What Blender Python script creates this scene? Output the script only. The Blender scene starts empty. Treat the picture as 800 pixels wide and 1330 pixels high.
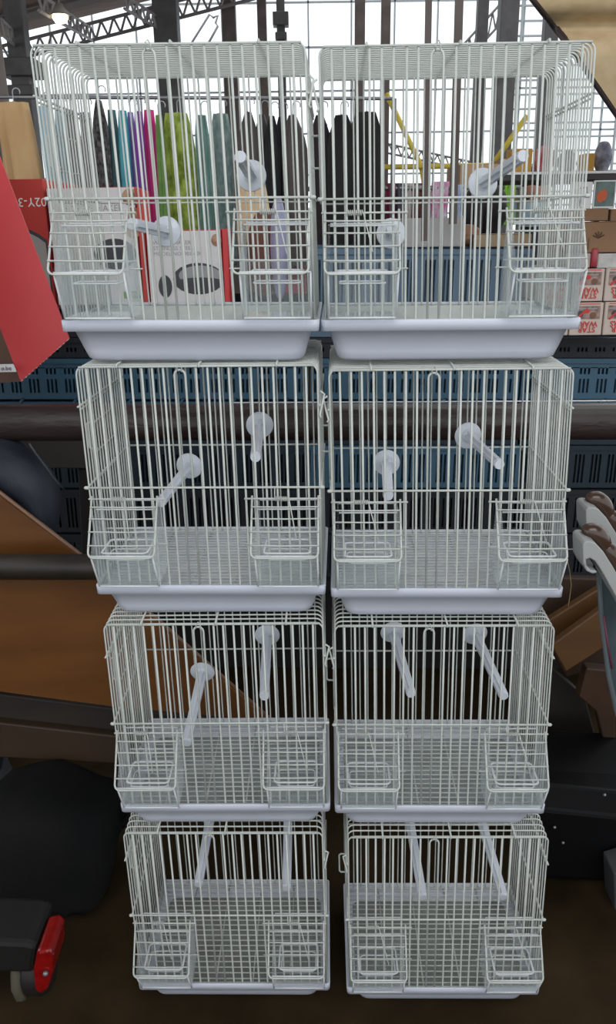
import bpy, math, random
from mathutils import Vector, Matrix, Euler
random.seed(7)
PI = math.pi
S = bpy.context.scene
COL = S.collection

# ------------------------------------------------------------------ camera
F_PX, PITCH, ROLL, CAMZ = 1093.1, 0.33273, -0.01467, 1.2236
fw = Vector((0, math.cos(PITCH), -math.sin(PITCH)))
up0 = Vector((0, math.sin(PITCH), math.cos(PITCH)))
rt0 = Vector((1, 0, 0))
RT = math.cos(ROLL) * rt0 + math.sin(ROLL) * up0
UP = -math.sin(ROLL) * rt0 + math.cos(ROLL) * up0
CP = Vector((0, 0, CAMZ))
cam_d = bpy.data.cameras.new('camera')
cam_o = bpy.data.objects.new('camera', cam_d)
COL.objects.link(cam_o)
m = Matrix((RT, UP, -fw)).transposed().to_4x4()
m.translation = CP
cam_o.matrix_world = m
cam_d.sensor_fit = 'VERTICAL'
cam_d.sensor_height = 24.0
cam_d.lens = F_PX / 1330 * 24.0
cam_d.clip_start = 0.02
cam_d.clip_end = 200
S.camera = cam_o

def P(px, py, Y):
    """world point at distance Y (metres, along world y) seen at photo pixel px,py"""
    d = fw + RT * ((px - 400) / F_PX) - UP * ((py - 665) / F_PX)
    return CP + d * (Y / d.y)

# ------------------------------------------------------------------ world, lights, exposure
w = bpy.data.worlds.new('sky')
S.world = w
w.use_nodes = True
bg = w.node_tree.nodes['Background']
bg.inputs['Color'].default_value = (0.93, 0.97, 1.0, 1)
bg.inputs['Strength'].default_value = 1.5

def area(name, loc, target, sx, sy, power, color=(1, 1, 1)):
    l = bpy.data.lights.new(name, 'AREA')
    l.shape = 'RECTANGLE'; l.size = sx; l.size_y = sy
    l.energy = power; l.color = color
    o = bpy.data.objects.new(name, l); COL.objects.link(o)
    o.location = loc
    o.rotation_euler = (Vector(target) - Vector(loc)).to_track_quat('-Z', 'Y').to_euler()
    return o
area('added_daylight_fill', (0.3, -0.75, 2.75), (0.05, 1.1, 1.0), 2.2, 1.2, 31, (0.97, 0.98, 1.0))  # added area light imitating daylight from above and behind the camera

S.view_settings.view_transform = 'Standard'
S.view_settings.look = 'None'
S.view_settings.gamma = 1.0
S.view_settings.use_curve_mapping = False
S.view_settings.exposure = 0.0
S.cycles.transparent_max_bounces = 40
S.cycles.max_bounces = 6

# ------------------------------------------------------------------ materials
MATS = {}
def mat(name, c, rough=0.5, metal=0.0, c2=None, scale=20.0, bump=0.0, stretch=(1, 1, 1), spec=0.5, kind='noise', detail=3.0, emit=None):
    if name in MATS: return MATS[name]
    k = bpy.data.materials.new(name); k.use_nodes = True
    nt = k.node_tree; b = nt.nodes['Principled BSDF']
    b.inputs['Base Color'].default_value = (*c, 1)
    b.inputs['Roughness'].default_value = rough
    b.inputs['Metallic'].default_value = metal
    b.inputs['Specular IOR Level'].default_value = spec
    if c2 is not None or bump:
        tc = nt.nodes.new('ShaderNodeTexCoord')
        mp = nt.nodes.new('ShaderNodeMapping'); mp.inputs['Scale'].default_value = stretch
        nt.links.new(tc.outputs['Object'], mp.inputs['Vector'])
        if kind == 'wave':
            tx = nt.nodes.new('ShaderNodeTexWave'); tx.inputs['Scale'].default_value = scale
            tx.inputs['Distortion'].default_value = 6; tx.inputs['Detail'].default_value = detail
            tx.inputs['Detail Scale'].default_value = 1.5
            fac = tx.outputs['Fac']
        elif kind == 'voronoi':
            tx = nt.nodes.new('ShaderNodeTexVoronoi'); tx.inputs['Scale'].default_value = scale
            fac = tx.outputs['Distance']
        else:
            tx = nt.nodes.new('ShaderNodeTexNoise'); tx.inputs['Scale'].default_value = scale
            tx.inputs['Detail'].default_value = detail
            fac = tx.outputs['Fac']
        nt.links.new(mp.outputs['Vector'], tx.inputs['Vector'])
        if c2 is not None:
            r = nt.nodes.new('ShaderNodeValToRGB')
            r.color_ramp.elements[0].position = 0.32; r.color_ramp.elements[1].position = 0.68
            r.color_ramp.elements[0].color = (*c, 1); r.color_ramp.elements[1].color = (*c2, 1)
            nt.links.new(fac, r.inputs['Fac']); nt.links.new(r.outputs['Color'], b.inputs['Base Color'])
        if bump:
            bp = nt.nodes.new('ShaderNodeBump'); bp.inputs['Strength'].default_value = bump
            bp.inputs['Distance'].default_value = 0.01
            nt.links.new(fac, bp.inputs['Height']); nt.links.new(bp.outputs['Normal'], b.inputs['Normal'])
    if emit:
        b.inputs['Emission Color'].default_value = (*c, 1); b.inputs['Emission Strength'].default_value = emit
    MATS[name] = k
    return k

def clear_mat(name, tint, base_fac, rough=0.05):
    k = bpy.data.materials.new(name); k.use_nodes = True
    nt = k.node_tree; nt.nodes.clear()
    out = nt.nodes.new('ShaderNodeOutputMaterial')
    tr = nt.nodes.new('ShaderNodeBsdfTransparent'); tr.inputs['Color'].default_value = (0.97, 0.98, 0.98, 1)
    pr = nt.nodes.new('ShaderNodeBsdfPrincipled'); pr.inputs['Base Color'].default_value = (*tint, 1)
    pr.inputs['Roughness'].default_value = rough
    lw_ = nt.nodes.new('ShaderNodeLayerWeight'); lw_.inputs['Blend'].default_value = 0.5
    fr = nt.nodes.new('ShaderNodeMath'); fr.operation = 'POWER'; fr.inputs[1].default_value = 5.0
    nt.links.new(lw_.outputs['Facing'], fr.inputs[0])
    ad = nt.nodes.new('ShaderNodeMath'); ad.operation = 'ADD'; ad.use_clamp = True
    ad.inputs[1].default_value = base_fac
    mx = nt.nodes.new('ShaderNodeMixShader')
    nt.links.new(fr.outputs[0], ad.inputs[0]); nt.links.new(ad.outputs[0], mx.inputs[0])
    nt.links.new(tr.outputs[0], mx.inputs[1]); nt.links.new(pr.outputs[0], mx.inputs[2])
    nt.links.new(mx.outputs[0], out.inputs['Surface'])
    return k

M_WIRE = mat('white_painted_wire', (0.50, 0.53, 0.495), 0.33, c2=(0.55, 0.575, 0.54), scale=60)
M_TRAY = mat('white_tray_plastic', (0.55, 0.575, 0.665), 0.30, c2=(0.59, 0.61, 0.69), scale=4)
M_PERCH = mat('white_perch_plastic', (0.64, 0.67, 0.74), 0.22, c2=(0.68, 0.71, 0.77), scale=30)
M_CLEAR = clear_mat('clear_cup_plastic', (0.85, 0.88, 0.90), 0.045)
M_CUPGLINT = clear_mat('cup_edge_glint', (0.92, 0.94, 0.96), 0.62, 0.12)  # whitened, half opaque: bright edge highlights put into the colour
M_GLASS = clear_mat('window_glass', (0.9, 0.95, 1.0), 0.03)

# ------------------------------------------------------------------ mesh helpers
class MB:
    def __init__(s): s.v = []; s.f = []
    def add(s, vs, fs):
        n = len(s.v); s.v += [tuple(v) for v in vs]; s.f += [tuple(i + n for i in f) for f in fs]
        return s
    def box(s, x0, x1, y0, y1, z0, z1, mtx=None):
        vs = [Vector((x, y, z)) for x in (x0, x1) for y in (y0, y1) for z in (z0, z1)]
        if mtx is not None: vs = [mtx @ v for v in vs]
        return s.add(vs, [(0, 1, 3, 2), (4, 6, 7, 5), (0, 4, 5, 1), (2, 3, 7, 6), (0, 2, 6, 4), (1, 5, 7, 3)])
    def tube(s, pts, r, n=6, closed=False):
        pts = [Vector(p) for p in pts]; N = len(pts)
        rr = r if isinstance(r, (list, tuple)) else [r] * N
        rings = []; prev = None
        for i, p in enumerate(pts):
            if closed: t = (pts[(i + 1) % N] - pts[i - 1])
            else: t = pts[min(i + 1, N - 1)] - pts[max(i - 1, 0)]
            t.normalize()
            if prev is None:
                a = Vector((0, 0, 1)) if abs(t.z) < 0.9 else Vector((0, 1, 0))
                u = t.cross(a).normalized()
            else:
                u = (prev - t * prev.dot(t)).normalized()
            prev = u; vv = t.cross(u)
            rings.append([p + (u * math.cos(2 * PI * k / n) + vv * math.sin(2 * PI * k / n)) * rr[i] for k in range(n)])
        vs = [q for g in rings for q in g]; fs = []
        for i in range(N if closed else N - 1):
            j = (i + 1) % N
            for k in range(n):
                k2 = (k + 1) % n
                fs.append((i * n + k, j * n + k, j * n + k2, i * n + k2))
        if not closed:
            fs.append(tuple(range(n))); fs.append(tuple(reversed([(N - 1) * n + k for k in range(n)])))
        return s.add(vs, fs)
    def prism(s, poly, ext):
        """poly: list of Vectors (planar outline), ext: extrusion vector"""
        poly = [Vector(p) for p in poly]; n = len(poly); e = Vector(ext)
        return s.add(poly + [p + e for p in poly],
                     [tuple(range(n)), tuple(reversed(range(n, 2 * n)))] + [(i, i + n, (i + 1) % n + n, (i + 1) % n) for i in range(n)])
    def lathe(s, prof, n=24, origin=(0, 0, 0), axis='z'):
        o = Vector(origin); vs = []; fs = []
        for r, z in prof:
            for k in range(n):
                a = 2 * PI * k / n; x, y = r * math.cos(a), r * math.sin(a)
                vs.append(o + (Vector((x, y, z)) if axis == 'z' else Vector((x, z, y)) if axis == 'y' else Vector((z, x, y))))
        for i in range(len(prof) - 1):
            for k in range(n):
                k2 = (k + 1) % n
                fs.append((i * n + k, i * n + k2, (i + 1) * n + k2, (i + 1) * n + k))
        fs.append(tuple(reversed(range(n)))); fs.append(tuple((len(prof) - 1) * n + k for k in range(n)))
        return s.add(vs, fs)
    def loft(s, rings, cap=True):
        n = len(rings[0]); vs = [q for g in rings for q in g]; fs = []
        for i in range(len(rings) - 1):
            for k in range(n):
                k2 = (k + 1) % n
                fs.append((i * n + k, i * n + k2, (i + 1) * n + k2, (i + 1) * n + k))
        if cap: fs.append(tuple(reversed(range(n)))); fs.append(tuple((len(rings) - 1) * n + k for k in range(n)))
        return s.add(vs, fs)
    def mesh(s, name, m, smooth=False, fix=True):
        me = bpy.data.meshes.new(name); me.from_pydata(s.v, [], s.f)
        me.materials.append(m)
        if fix:
            import bmesh
            bm = bmesh.new(); bm.from_mesh(me); bmesh.ops.recalc_face_normals(bm, faces=bm.faces); bm.to_mesh(me); bm.free()
        if smooth:
            me.polygons.foreach_set('use_smooth', [True] * len(me.polygons))
        me.update()
        return me

def link(name, me, parent=None, loc=None, rot=None, bevel=0, subd=0):
    o = bpy.data.objects.new(name, me); COL.objects.link(o)
    if parent is not None: o.parent = parent
    if loc is not None: o.location = loc
    if rot is not None: o.rotation_euler = rot
    if bevel:
        b = o.modifiers.new('bevel', 'BEVEL'); b.width = bevel; b.segments = 2; b.limit_method = 'ANGLE'
    if subd:
        b = o.modifiers.new('subd', 'SUBSURF'); b.levels = subd; b.render_levels = subd
    return o
def tag(o, label=None, cat=None, group=None, kind=None):
    if label: o['label'] = label
    if cat: o['category'] = cat
    if group: o['group'] = group
    if kind: o['kind'] = kind
    return o
def thing(name, loc, label, cat, group=None, rot=(0, 0, 0)):
    o = bpy.data.objects.new(name, None); COL.objects.link(o)
    o.location = loc; o.rotation_euler = rot; o.empty_display_size = 0.05
    return tag(o, label, cat, group)
def struct(name, me, **k):
    o = link(name, me, **k); o['kind'] = 'structure'; return o
def text(body, size, m, parent, loc, rot, name='lettering', extrude=0.0003, align='CENTER', sx=1.0, line=1.0, bold=0.0):
    c = bpy.data.curves.new(name, 'FONT'); c.body = body; c.size = size; c.extrude = extrude
    c.align_x = align; c.align_y = 'CENTER'; c.resolution_u = 2
    c.materials.append(m)
    c.space_line = line; c.offset = bold
    tmp = bpy.data.objects.new(name, c)
    me = bpy.data.meshes.new_from_object(tmp)
    bpy.data.objects.remove(tmp); me.name = name
    if not me.materials: me.materials.append(m)
    o = bpy.data.objects.new(name, me); COL.objects.link(o)
    if parent is not None: o.parent = parent
    o.location = loc; o.rotation_euler = rot; o.scale = (sx, 1, 1)
    return o
def arc(c, r, a0, a1, n, u, v):
    c = Vector(c); u = Vector(u); v = Vector(v)
    return [c + u * r * math.cos(a0 + (a1 - a0) * i / n) + v * r * math.sin(a0 + (a1 - a0) * i / n) for i in range(n + 1)]

# ------------------------------------------------------------------ setting: ground, hall wall, roof
M_FLOOR = mat('dark_earth_floor', (0.017, 0.011, 0.005), 0.92, c2=(0.042, 0.028, 0.013), scale=5, bump=0.5, detail=8, spec=.06)
b = MB(); nx = 24
gv = []; gf = []
for i in range(nx + 1):
    for j in range(nx + 1):
        gv.append((-9 + 18 * i / nx, -4 + 20 * j / nx, 0))
for i in range(nx):
    for j in range(nx):
        a = i * (nx + 1) + j; gf.append((a, a + nx + 1, a + nx + 2, a + 1))
b.add(gv, gf)
struct('floor', b.mesh('floor', M_FLOOR), loc=(0.2065, 0, 0), rot=(0, 0.0262, 0))

YW = 14.0
M_STEEL = mat('dark_hall_steel', (0.055, 0.052, 0.055), 0.6, c2=(0.09, 0.085, 0.085), scale=6)
M_STEELB = mat('brown_hall_steel', (0.075, 0.055, 0.048), 0.6, c2=(0.11, 0.085, 0.075), scale=8)
M_MUNT = mat('thin_window_bar', (0.40, 0.43, 0.45), 0.6)
M_FROST = clear_mat('frosted_window_glass', (0.85, 0.93, 0.96), 0.12, 0.4)
win = thing('window_1', P(330, 330, YW), None, None); win['kind'] = 'structure'
wl = win.location
def wloc(v): return v - wl
zb = P(400, 330, YW).z; zt = P(400, -120, YW).z
x0w = P(-150, 100, YW).x; x1w = P(950, 100, YW).x
ncol, nrow = 20, 8
cw = (x1w - x0w) / ncol; rh = (zt - zb) / nrow
pane_me = MB().box(0.01, cw - 0.01, -0.004, 0.004, 0.01, rh - 0.01).mesh('pane', M_GLASS)
pane_fr = MB().box(0.01, cw - 0.01, -0.004, 0.004, 0.01, rh - 0.01).mesh('frosted_pane', M_FROST)
for i in range(ncol):
    for j in range(nrow):
        xx = x0w + i * cw
        fr = xx > P(675, 100, YW).x
        link('pane', pane_fr if fr else pane_me, win, wloc(Vector((xx, YW, zb + j * rh))))
for i in range(ncol + 1):
    link('glazing_bar', MB().box(-0.012, 0.012, -0.02, 0.02, 0, zt - zb).mesh('glazing_bar', M_MUNT), win, wloc(Vector((x0w + i * cw, YW, zb))))
for j in range(nrow + 1):
    link('glazing_bar', MB().box(0, x1w - x0w, -0.02, 0.02, -0.012, 0.012).mesh('glazing_bar', M_MUNT), win, wloc(Vector((x0w, YW, zb + j * rh))))
# finer grid of bars in front of the frosted right part
xr0 = P(655, 100, YW).x
for k in range(24):
    z = zb + (zt - zb) * (k + 0.5) / 24
    link('glazing_bar', MB().box(0, x1w - xr0, -0.02, 0.02, -0.012, 0.012).mesh('glazing_bar', M_MUNT), win, wloc(Vector((xr0, YW - 0.06, z))))
for k in range(9):
    x = xr0 + (x1w - xr0) * (k + 0.5) / 9
    link('glazing_bar', MB().box(-0.014, 0.014, -0.02, 0.02, 0, zt - zb).mesh('glazing_bar', M_MUNT), win, wloc(Vector((x, YW - 0.1, zb))))
# lower masonry wall of the hall
M_WALLD = mat('dark_hall_wall', (0.05, 0.045, 0.045), 0.9, c2=(0.09, 0.08, 0.075), scale=3)
struct('wall_back', MB().box(x0w, x1w, YW - 0.1, YW + 0.2, 0, zb).mesh('wall_back', M_WALLD))
# steel posts of the window wall
posts = [(220, 26, 12.5, M_STEEL), (300, 15, 13.2, M_STEELB), (342, 10, 13.4, M_STEELB), (366, 9, 13.6, M_STEEL),
         (467, 11, 12.6, M_STEELB), (500, 10, 12.8, M_STEELB), (623, 12, 12.4, M_STEEL), (656, 20, 11.5, M_STEEL), (711, 15, 12.2, M_STEEL),
         (28, 20, 10.0, M_STEEL)]
for k, (px, wpx, Y, mm) in enumerate(posts):
    c = P(px, 90, Y); hw = wpx / F_PX * (Y * 1.05) / 2
    zt2 = P(px, -160, Y).z
    bb = MB().box(-hw, hw, -hw, hw, 0, zt2)
    if px in (366, 28):
        zc = P(px, 22 if px == 366 else 85, Y).z
        bb.box(-hw * 1.9, hw * 1.9, -hw * 1.9, hw * 1.9, zc - 0.12, zc + 0.05)
        bb.box(-hw * 1.4, hw * 1.4, -hw * 1.4, hw * 1.4, zc - 0.3, zc - 0.2)
    struct('trim_%d' % (k + 1), bb.mesh('post', mm), loc=(c.x, Y, 0), bevel=0.01)
# unseen roof added over the near bays to cut down the sky light
struct('ceiling', MB().box(-9, 9, -7, 2.8, 6.6, 6.8).mesh('ceiling', mat('added_near_roof', (0.07, 0.05, 0.045), .8)))
# cast column with a bulging base at the far left edge
prof = [(0.16, 0), (0.16, 1.6), (0.2, 1.75), (0.2, 1.9), (0.13, 2.0), (0.12, 2.6), (0.11, 4.5)]
M_COLUMN = mat('grey_cast_column', (0.13, 0.105, 0.095), 0.7, c2=(0.17, 0.14, 0.12), scale=5)
c = P(-6, 150, 8.0)
dz = P(4, 170, 8.0).z - 1.8
struct('trim_11', MB().lathe([(r, max(0, z + dz) if z > 0 else 0) for r, z in prof], 20).mesh('column', M_COLUMN, True), loc=(c.x, 8.0, 0))

# roof over the far left of the hall, with purlins and lattice girders
M_ROOF = mat('dark_roof_boards', (0.16, 0.105, 0.085), 0.8, c2=(0.22, 0.155, 0.13), scale=3, stretch=(1, 6, 1))
E1 = P(-330, 130, YW - 1); E2 = P(420, -55, YW - 1)
N1 = E1 + Vector((0, -9.5, 0.6)); N2 = E2 + Vector((0, -9.5, 0.6))
th = Vector((0, 0, 0.12))
struct('ceiling', MB().add([E1, E2, N2, N1, E1 + th, E2 + th, N2 + th, N1 + th],
       [(0, 1, 2, 3), (7, 6, 5, 4), (0, 4, 5, 1), (1, 5, 6, 2), (2, 6, 7, 3), (3, 7, 4, 0)]).mesh('ceiling', M_ROOF))
M_TRUSS = mat('grey_truss_iron', (0.22, 0.20, 0.20), 0.6)
t12 = 12
for k in range(9):
    f = 0.08 + k * 0.1
    a = E1.lerp(N1, f) - Vector((0, 0, 0.06)); c2 = E2.lerp(N2, f) - Vector((0, 0, 0.06))
    struct('trim_%d' % t12, MB().tube([a, c2], 0.05, 4).mesh('purlin', M_TRUSS)); t12 += 1
def girder(A, B, h, n, r=0.02):
    A = Vector(A); B = Vector(B); b = MB(); d = Vector((0, 0, -h))
    b.tube([A, B], r, 4); b.tube([A + d, B + d], r, 4)
    for i in range(n):
        p = A.lerp(B, i / n); q = A.lerp(B, (i + 0.5) / n) + d; s_ = A.lerp(B, (i + 1) / n)
        b.tube([p, q], r * 0.7, 4); b.tube([q, s_], r * 0.7, 4)
    return b
ga, gb = P(-60, 76, YW - 1.2), P(360, -32, YW - 1.2)
struct('trim_%d' % t12, girder(ga, gb, 0.2, 26, 0.022).mesh('girder', M_TRUSS)); t12 += 1
struct('trim_%d' % t12, girder(P(48, -10, 8.5), P(118, 36, 12.2), 0.14, 9, 0.018).mesh('girder', M_TRUSS)); t12 += 1
struct('trim_%d' % t12, girder(P(160, -8, 10.5), P(205, 22, 12.5), 0.14, 6, 0.018).mesh('girder', M_TRUSS)); t12 += 1
struct('trim_%d' % t12, girder(P(2, 25, 9), P(30, 52, 11), 0.14, 5, 0.018).mesh('girder', M_TRUSS)); t12 += 1
struct('trim_%d' % t12, girder(P(495, 185, 13.0), P(620, 212, 13.0), 0.12, 12, 0.014).mesh('girder', M_TRUSS)); t12 += 1
# right hand lattice seen between the posts
struct('trim_%d' % t12, girder(P(600, 60, 13.0), P(650, 5, 13.0), 0.25, 5, 0.016).mesh('girder', M_TRUSS)); t12 += 1

lamp = thing('hall_lamp', P(78, 20, 9.0), 'lit warm lamp hanging under the dark roof', 'lamp')
link('lamp_shade', MB().lathe([(0.03, 0.10), (0.05, 0.06), (0.09, 0.0), (0.085, 0.0), (0.045, 0.055), (0.025, 0.09)], 16).mesh('lamp_shade', mat('lamp_metal', (0.2, 0.18, 0.15), 0.5), True), lamp)
link('bulb', MB().lathe([(0.01, 0.05), (0.06, 0.02), (0.075, -0.02), (0.05, -0.06), (0.01, -0.07)], 16).mesh('bulb', mat('lamp_glow', (1.0, 0.85, 0.5), emit=6), True), lamp)
link('hanging_rod', MB().tube([(0, 0, 0.09), (0, 0, 0.75)], 0.008, 5).mesh('rod', M_TRUSS), lamp)

# ------------------------------------------------------------------ bird cages
W, D, H, ZM, ZR, EX = 0.300, 0.2186, 0.3467, 0.1892, 0.0528, 0.0035
RW = 0.0012
ZG = 0.047          # floor grille height
ZUP = 0.296         # upper side rod
CAGES = [
 (-.1386, 1.0295, -.1622, -.0352, .008, .0022, -.034, 'A', 1),
 (.1744, 1.0330, -.1658, -.0377, .0013, -.002, -.0182, 'B', 1),
 (-.1329, 1.0409, -.5127, -.042, -.0014, .0019, -.0081, 'A', 2),
 (.1847, 1.0369, -.5206, -.0379, -.0016, .0001, -.0194, 'B', 2),
 (-.1287, 1.0373, -.8635, -.0194, -.0022, .0008, -.0092, 'A', 3),
 (.1886, 1.0378, -.8721, -.0266, -.0002, -.0017, -.0143, 'B', 3),
 (-.1308, 1.0397, -1.2134, -.0232, -.0031, -.0008, -.0128, 'A', 4),
 (.2065, 1.0338, -1.2223, -.0199, -.0, -.0015, -.0114, 'B', 4)]
PERCH = {('A', 1): [((.064, .222), (.066, .236)), ((-.06, .15), (-.072, .161))],
 ('B', 1): [((.068, .212), (.090, .236)), ((-.058, .148), (-.066, .156))],
 ('A', 2): [((-.058, .156), (-.072, .148)), ((.054, .22), (.062, .212))],
 ('B', 2): [((-.068, .166), (-.074, .162)), ((.056, .208), (.076, .206))],
 ('A', 3): [((-.056, .148), (-.062, .114)), ((.056, .216), (.06, .194))],
 ('B', 3): [((-.054, .226), (-.038, .202)), ((.082, .222), (.1, .198))],
 ('A', 4): [((-.048, .236), (-.056, .192)), ((.086, .228), (.088, .184))],
 ('B', 4): [((-.038, .222), (-.028, .174)), ((.088, .222), (.104, .174))]}
WORDS = {1: 'topmost', 2: 'second from the top', 3: 'third from the top', 4: 'lowest, standing on the floor'}

def rrect(w0, w1, d0, d1, z, r, n=5):
    pts = []
    for cx, cy, a in ((w1 - r, d1 - r, 0), (w0 + r, d1 - r, PI / 2), (w0 + r, d0 + r, PI), (w1 - r, d0 + r, 1.5 * PI)):
        for i in range(n + 1):
            t = a + (PI / 2) * i / n
            pts.append(Vector((cx + r * math.cos(t), cy + r * math.sin(t), z)))
    return pts
hx = W / 2
def tray_mesh():
    b = MB(); e = EX + 0.0015
    rings = [rrect(-hx + .019, hx - .019, .024, D - .024, 0.0, .016),
             rrect(-hx + .0145, hx - .0145, .0185, D - .0185, 0.0035, .018),
             rrect(-hx + .0115, hx - .0115, .0155, D - .0155, 0.012, .018),
             rrect(-hx + .004, hx - .004, .006, D - .006, ZR - .014, .014),
             rrect(-hx - e, hx + e, -e, D + e, ZR - .0135, .006),
             rrect(-hx - e - .0005, hx + e + .0005, -e - .0005, D + e + .0005, ZR - .001, .006),
             rrect(-hx - e + .0005, hx + e - .0005, -e + .0005, D + e - .0005, ZR, .006),
             rrect(-hx - e + .0025, hx + e - .0025, -e + .0025, D + e - .0025, ZR - .0002, .005),
             rrect(-hx + .0025, hx - .0025, .0025, D - .0025, ZR - .012, .005),
             rrect(-hx + .007, hx - .007, .009, D - .009, ZR - .014, .012),
             rrect(-hx + .015, hx - .015, .019, D - .019, 0.012, .016),
             rrect(-hx + .019, hx - .019, .024, D - .024, 0.003, .014)]
    return b.loft(rings).mesh('tray', M_TRAY, True)
TRAY = tray_mesh()
def grille_wire_x(): return MB().tube([(-hx + .002, 0, 0), (hx - .002, 0, 0)], 0.0011, 5).mesh('grille_wire', M_WIRE, True)
GX = grille_wire_x()
GY = MB().tube([(0, .002, -0.0016), (0, D - .002, -0.0016)], 0.0012, 5).mesh('grille_wire', M_WIRE, True)
# feeder cup: clear plastic hopper, one per lower front corner; local x from 0 to CWD
CWD = 0.080
def cup_meshes():
    t = 0.0014
    outline = [(-0.002, .160), (-.041, .1095), (-.015, .0565), (.040, .0565), (.040, .118), (.030, .162)]
    b = MB()
    for x in (0, CWD - t):
        b.prism([Vector((x, y, z)) for y, z in outline], (t, 0, 0))
    b.prism([Vector((t, -.015, .0565)), Vector((t, .040, .0565)), Vector((t, .040, .0579)), Vector((t, -.015, .0579))], (CWD - 2 * t, 0, 0))
    b.prism([Vector((t, -.041, .1095)), Vector((t, -.015, .0565)), Vector((t, -.0136, .0569)), Vector((t, -.0396, .1099))], (CWD - 2 * t, 0, 0))
    b.prism([Vector((t, .0386, .0579)), Vector((t, .040, .0579)), Vector((t, .040, .118)), Vector((t, .0386, .118))], (CWD - 2 * t, 0, 0))
    body = b.mesh('feeder_cup', M_CLEAR)
    r = []
    for pts in ([(0, -.0415, .1095), (CWD, -.0415, .1095)], [(0, -.0155, .056), (CWD, -.0155, .056)],
                [(0, -.041, .1095), (0, -.0155, .056)], [(CWD, -.041, .1095), (CWD, -.0155, .056)],
                [(0.002, -.003, .160), (CWD - 0.002, -.003, .160)], [(0.002, .030, .162), (CWD - 0.002, .030, .162)], [(0.001, .04, .118), (CWD - .001, .04, .118)]):
        r.append(MB().tube(pts, 0.0012, 5).mesh('cup_edge', M_CUPGLINT, True))
    rim = r
    # inner lip: rounded rectangle ledge of thicker clear plastic, highlight painted in
    l = MB(); zz = .108
    pts = [Vector((x, y, zz)) for x, y in [(p.x, p.y) for p in rrect(.010, CWD - .010, -.028, .022, 0, .006, 3)]]
    l.tube(pts, 0.0016, 5, closed=True); l2 = MB()
    pts = [Vector((p.x, p.y, zz - .012)) for p in rrect(.013, CWD - .013, -.020, .018, 0, .006, 3)]
    l2.tube(pts, 0.0010, 5, closed=True)
    lip = [l.mesh('cup_lip', M_CUPGLINT, True), l2.mesh('cup_lip', M_CUPGLINT, True)]
    return body, rim, lip
CUP = cup_meshes()
LW = 0.086
LZ0, LZ1, LY1 = .174, .108, -.044
def lid_pt(x, s, off=0.0):   # s 0 at hinge .. 1 at lower edge
    return Vector((x, -.002 + (LY1 + .002) * s - off, LZ0 + (LZ1 - LZ0) * s))
def lid_frame():
    b = MB(); r = 0.0075
    pts = [lid_pt(0, -.05), lid_pt(0, .5), lid_pt(0, .9)]
    for i in range(1, 6):
        a = PI / 2 * i / 5
        pts.append(lid_pt(r - r * math.cos(a), .9 + .1 * math.sin(a)))
    for i in range(0, 6):
        a = PI / 2 * i / 5
        pts.append(lid_pt(LW - r + r * math.sin(a), .9 + .1 * math.cos(a)))
    pts += [lid_pt(LW, .5), lid_pt(LW, -.05)]
    b.tube(pts, .0014, 6)
    return b.mesh('feeder_lid', M_WIRE, True)
LIDF = lid_frame()
LIDW = MB().tube([(-.001, 0, 0), (LW / 2, 0, -.0006), (LW + .001, 0, 0)], .0011, 5).mesh('lid_wire', M_WIRE, True)
AXLE = MB().tube([(-.010, 0, 0), (LW + .004, 0, 0)], .0012, 6).mesh('lid_axle', M_WIRE, True)
AXLE2 = MB().tube([(-.004, 0, 0), (LW + .010, 0, 0)], .0012, 6).mesh('lid_axle', M_WIRE, True)
def spring():
    b = MB(); pts = [Vector((0, -.002, .016)), Vector((0, -.003, .004))]
    n = 8
    for i in range(n * 8 + 1):
        a = 2 * PI * i / 8
        pts.append(Vector((.018 * i / (n * 8), -.0028 * math.sin(a + PI / 2), .0028 * math.cos(a + PI / 2))))
    pts += [Vector((.019, -.004, 0)), Vector((.031, -.030, -.044))]
    b.tube(pts, .00075, 4)
    return b.mesh('lid_spring', M_WIRE, True)
SPRING = spring()
PEG = MB().tube([(-.012, 0, 0), (.004, 0, 0)], .0009, 5).mesh('cup_peg', M_WIRE, True)

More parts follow.
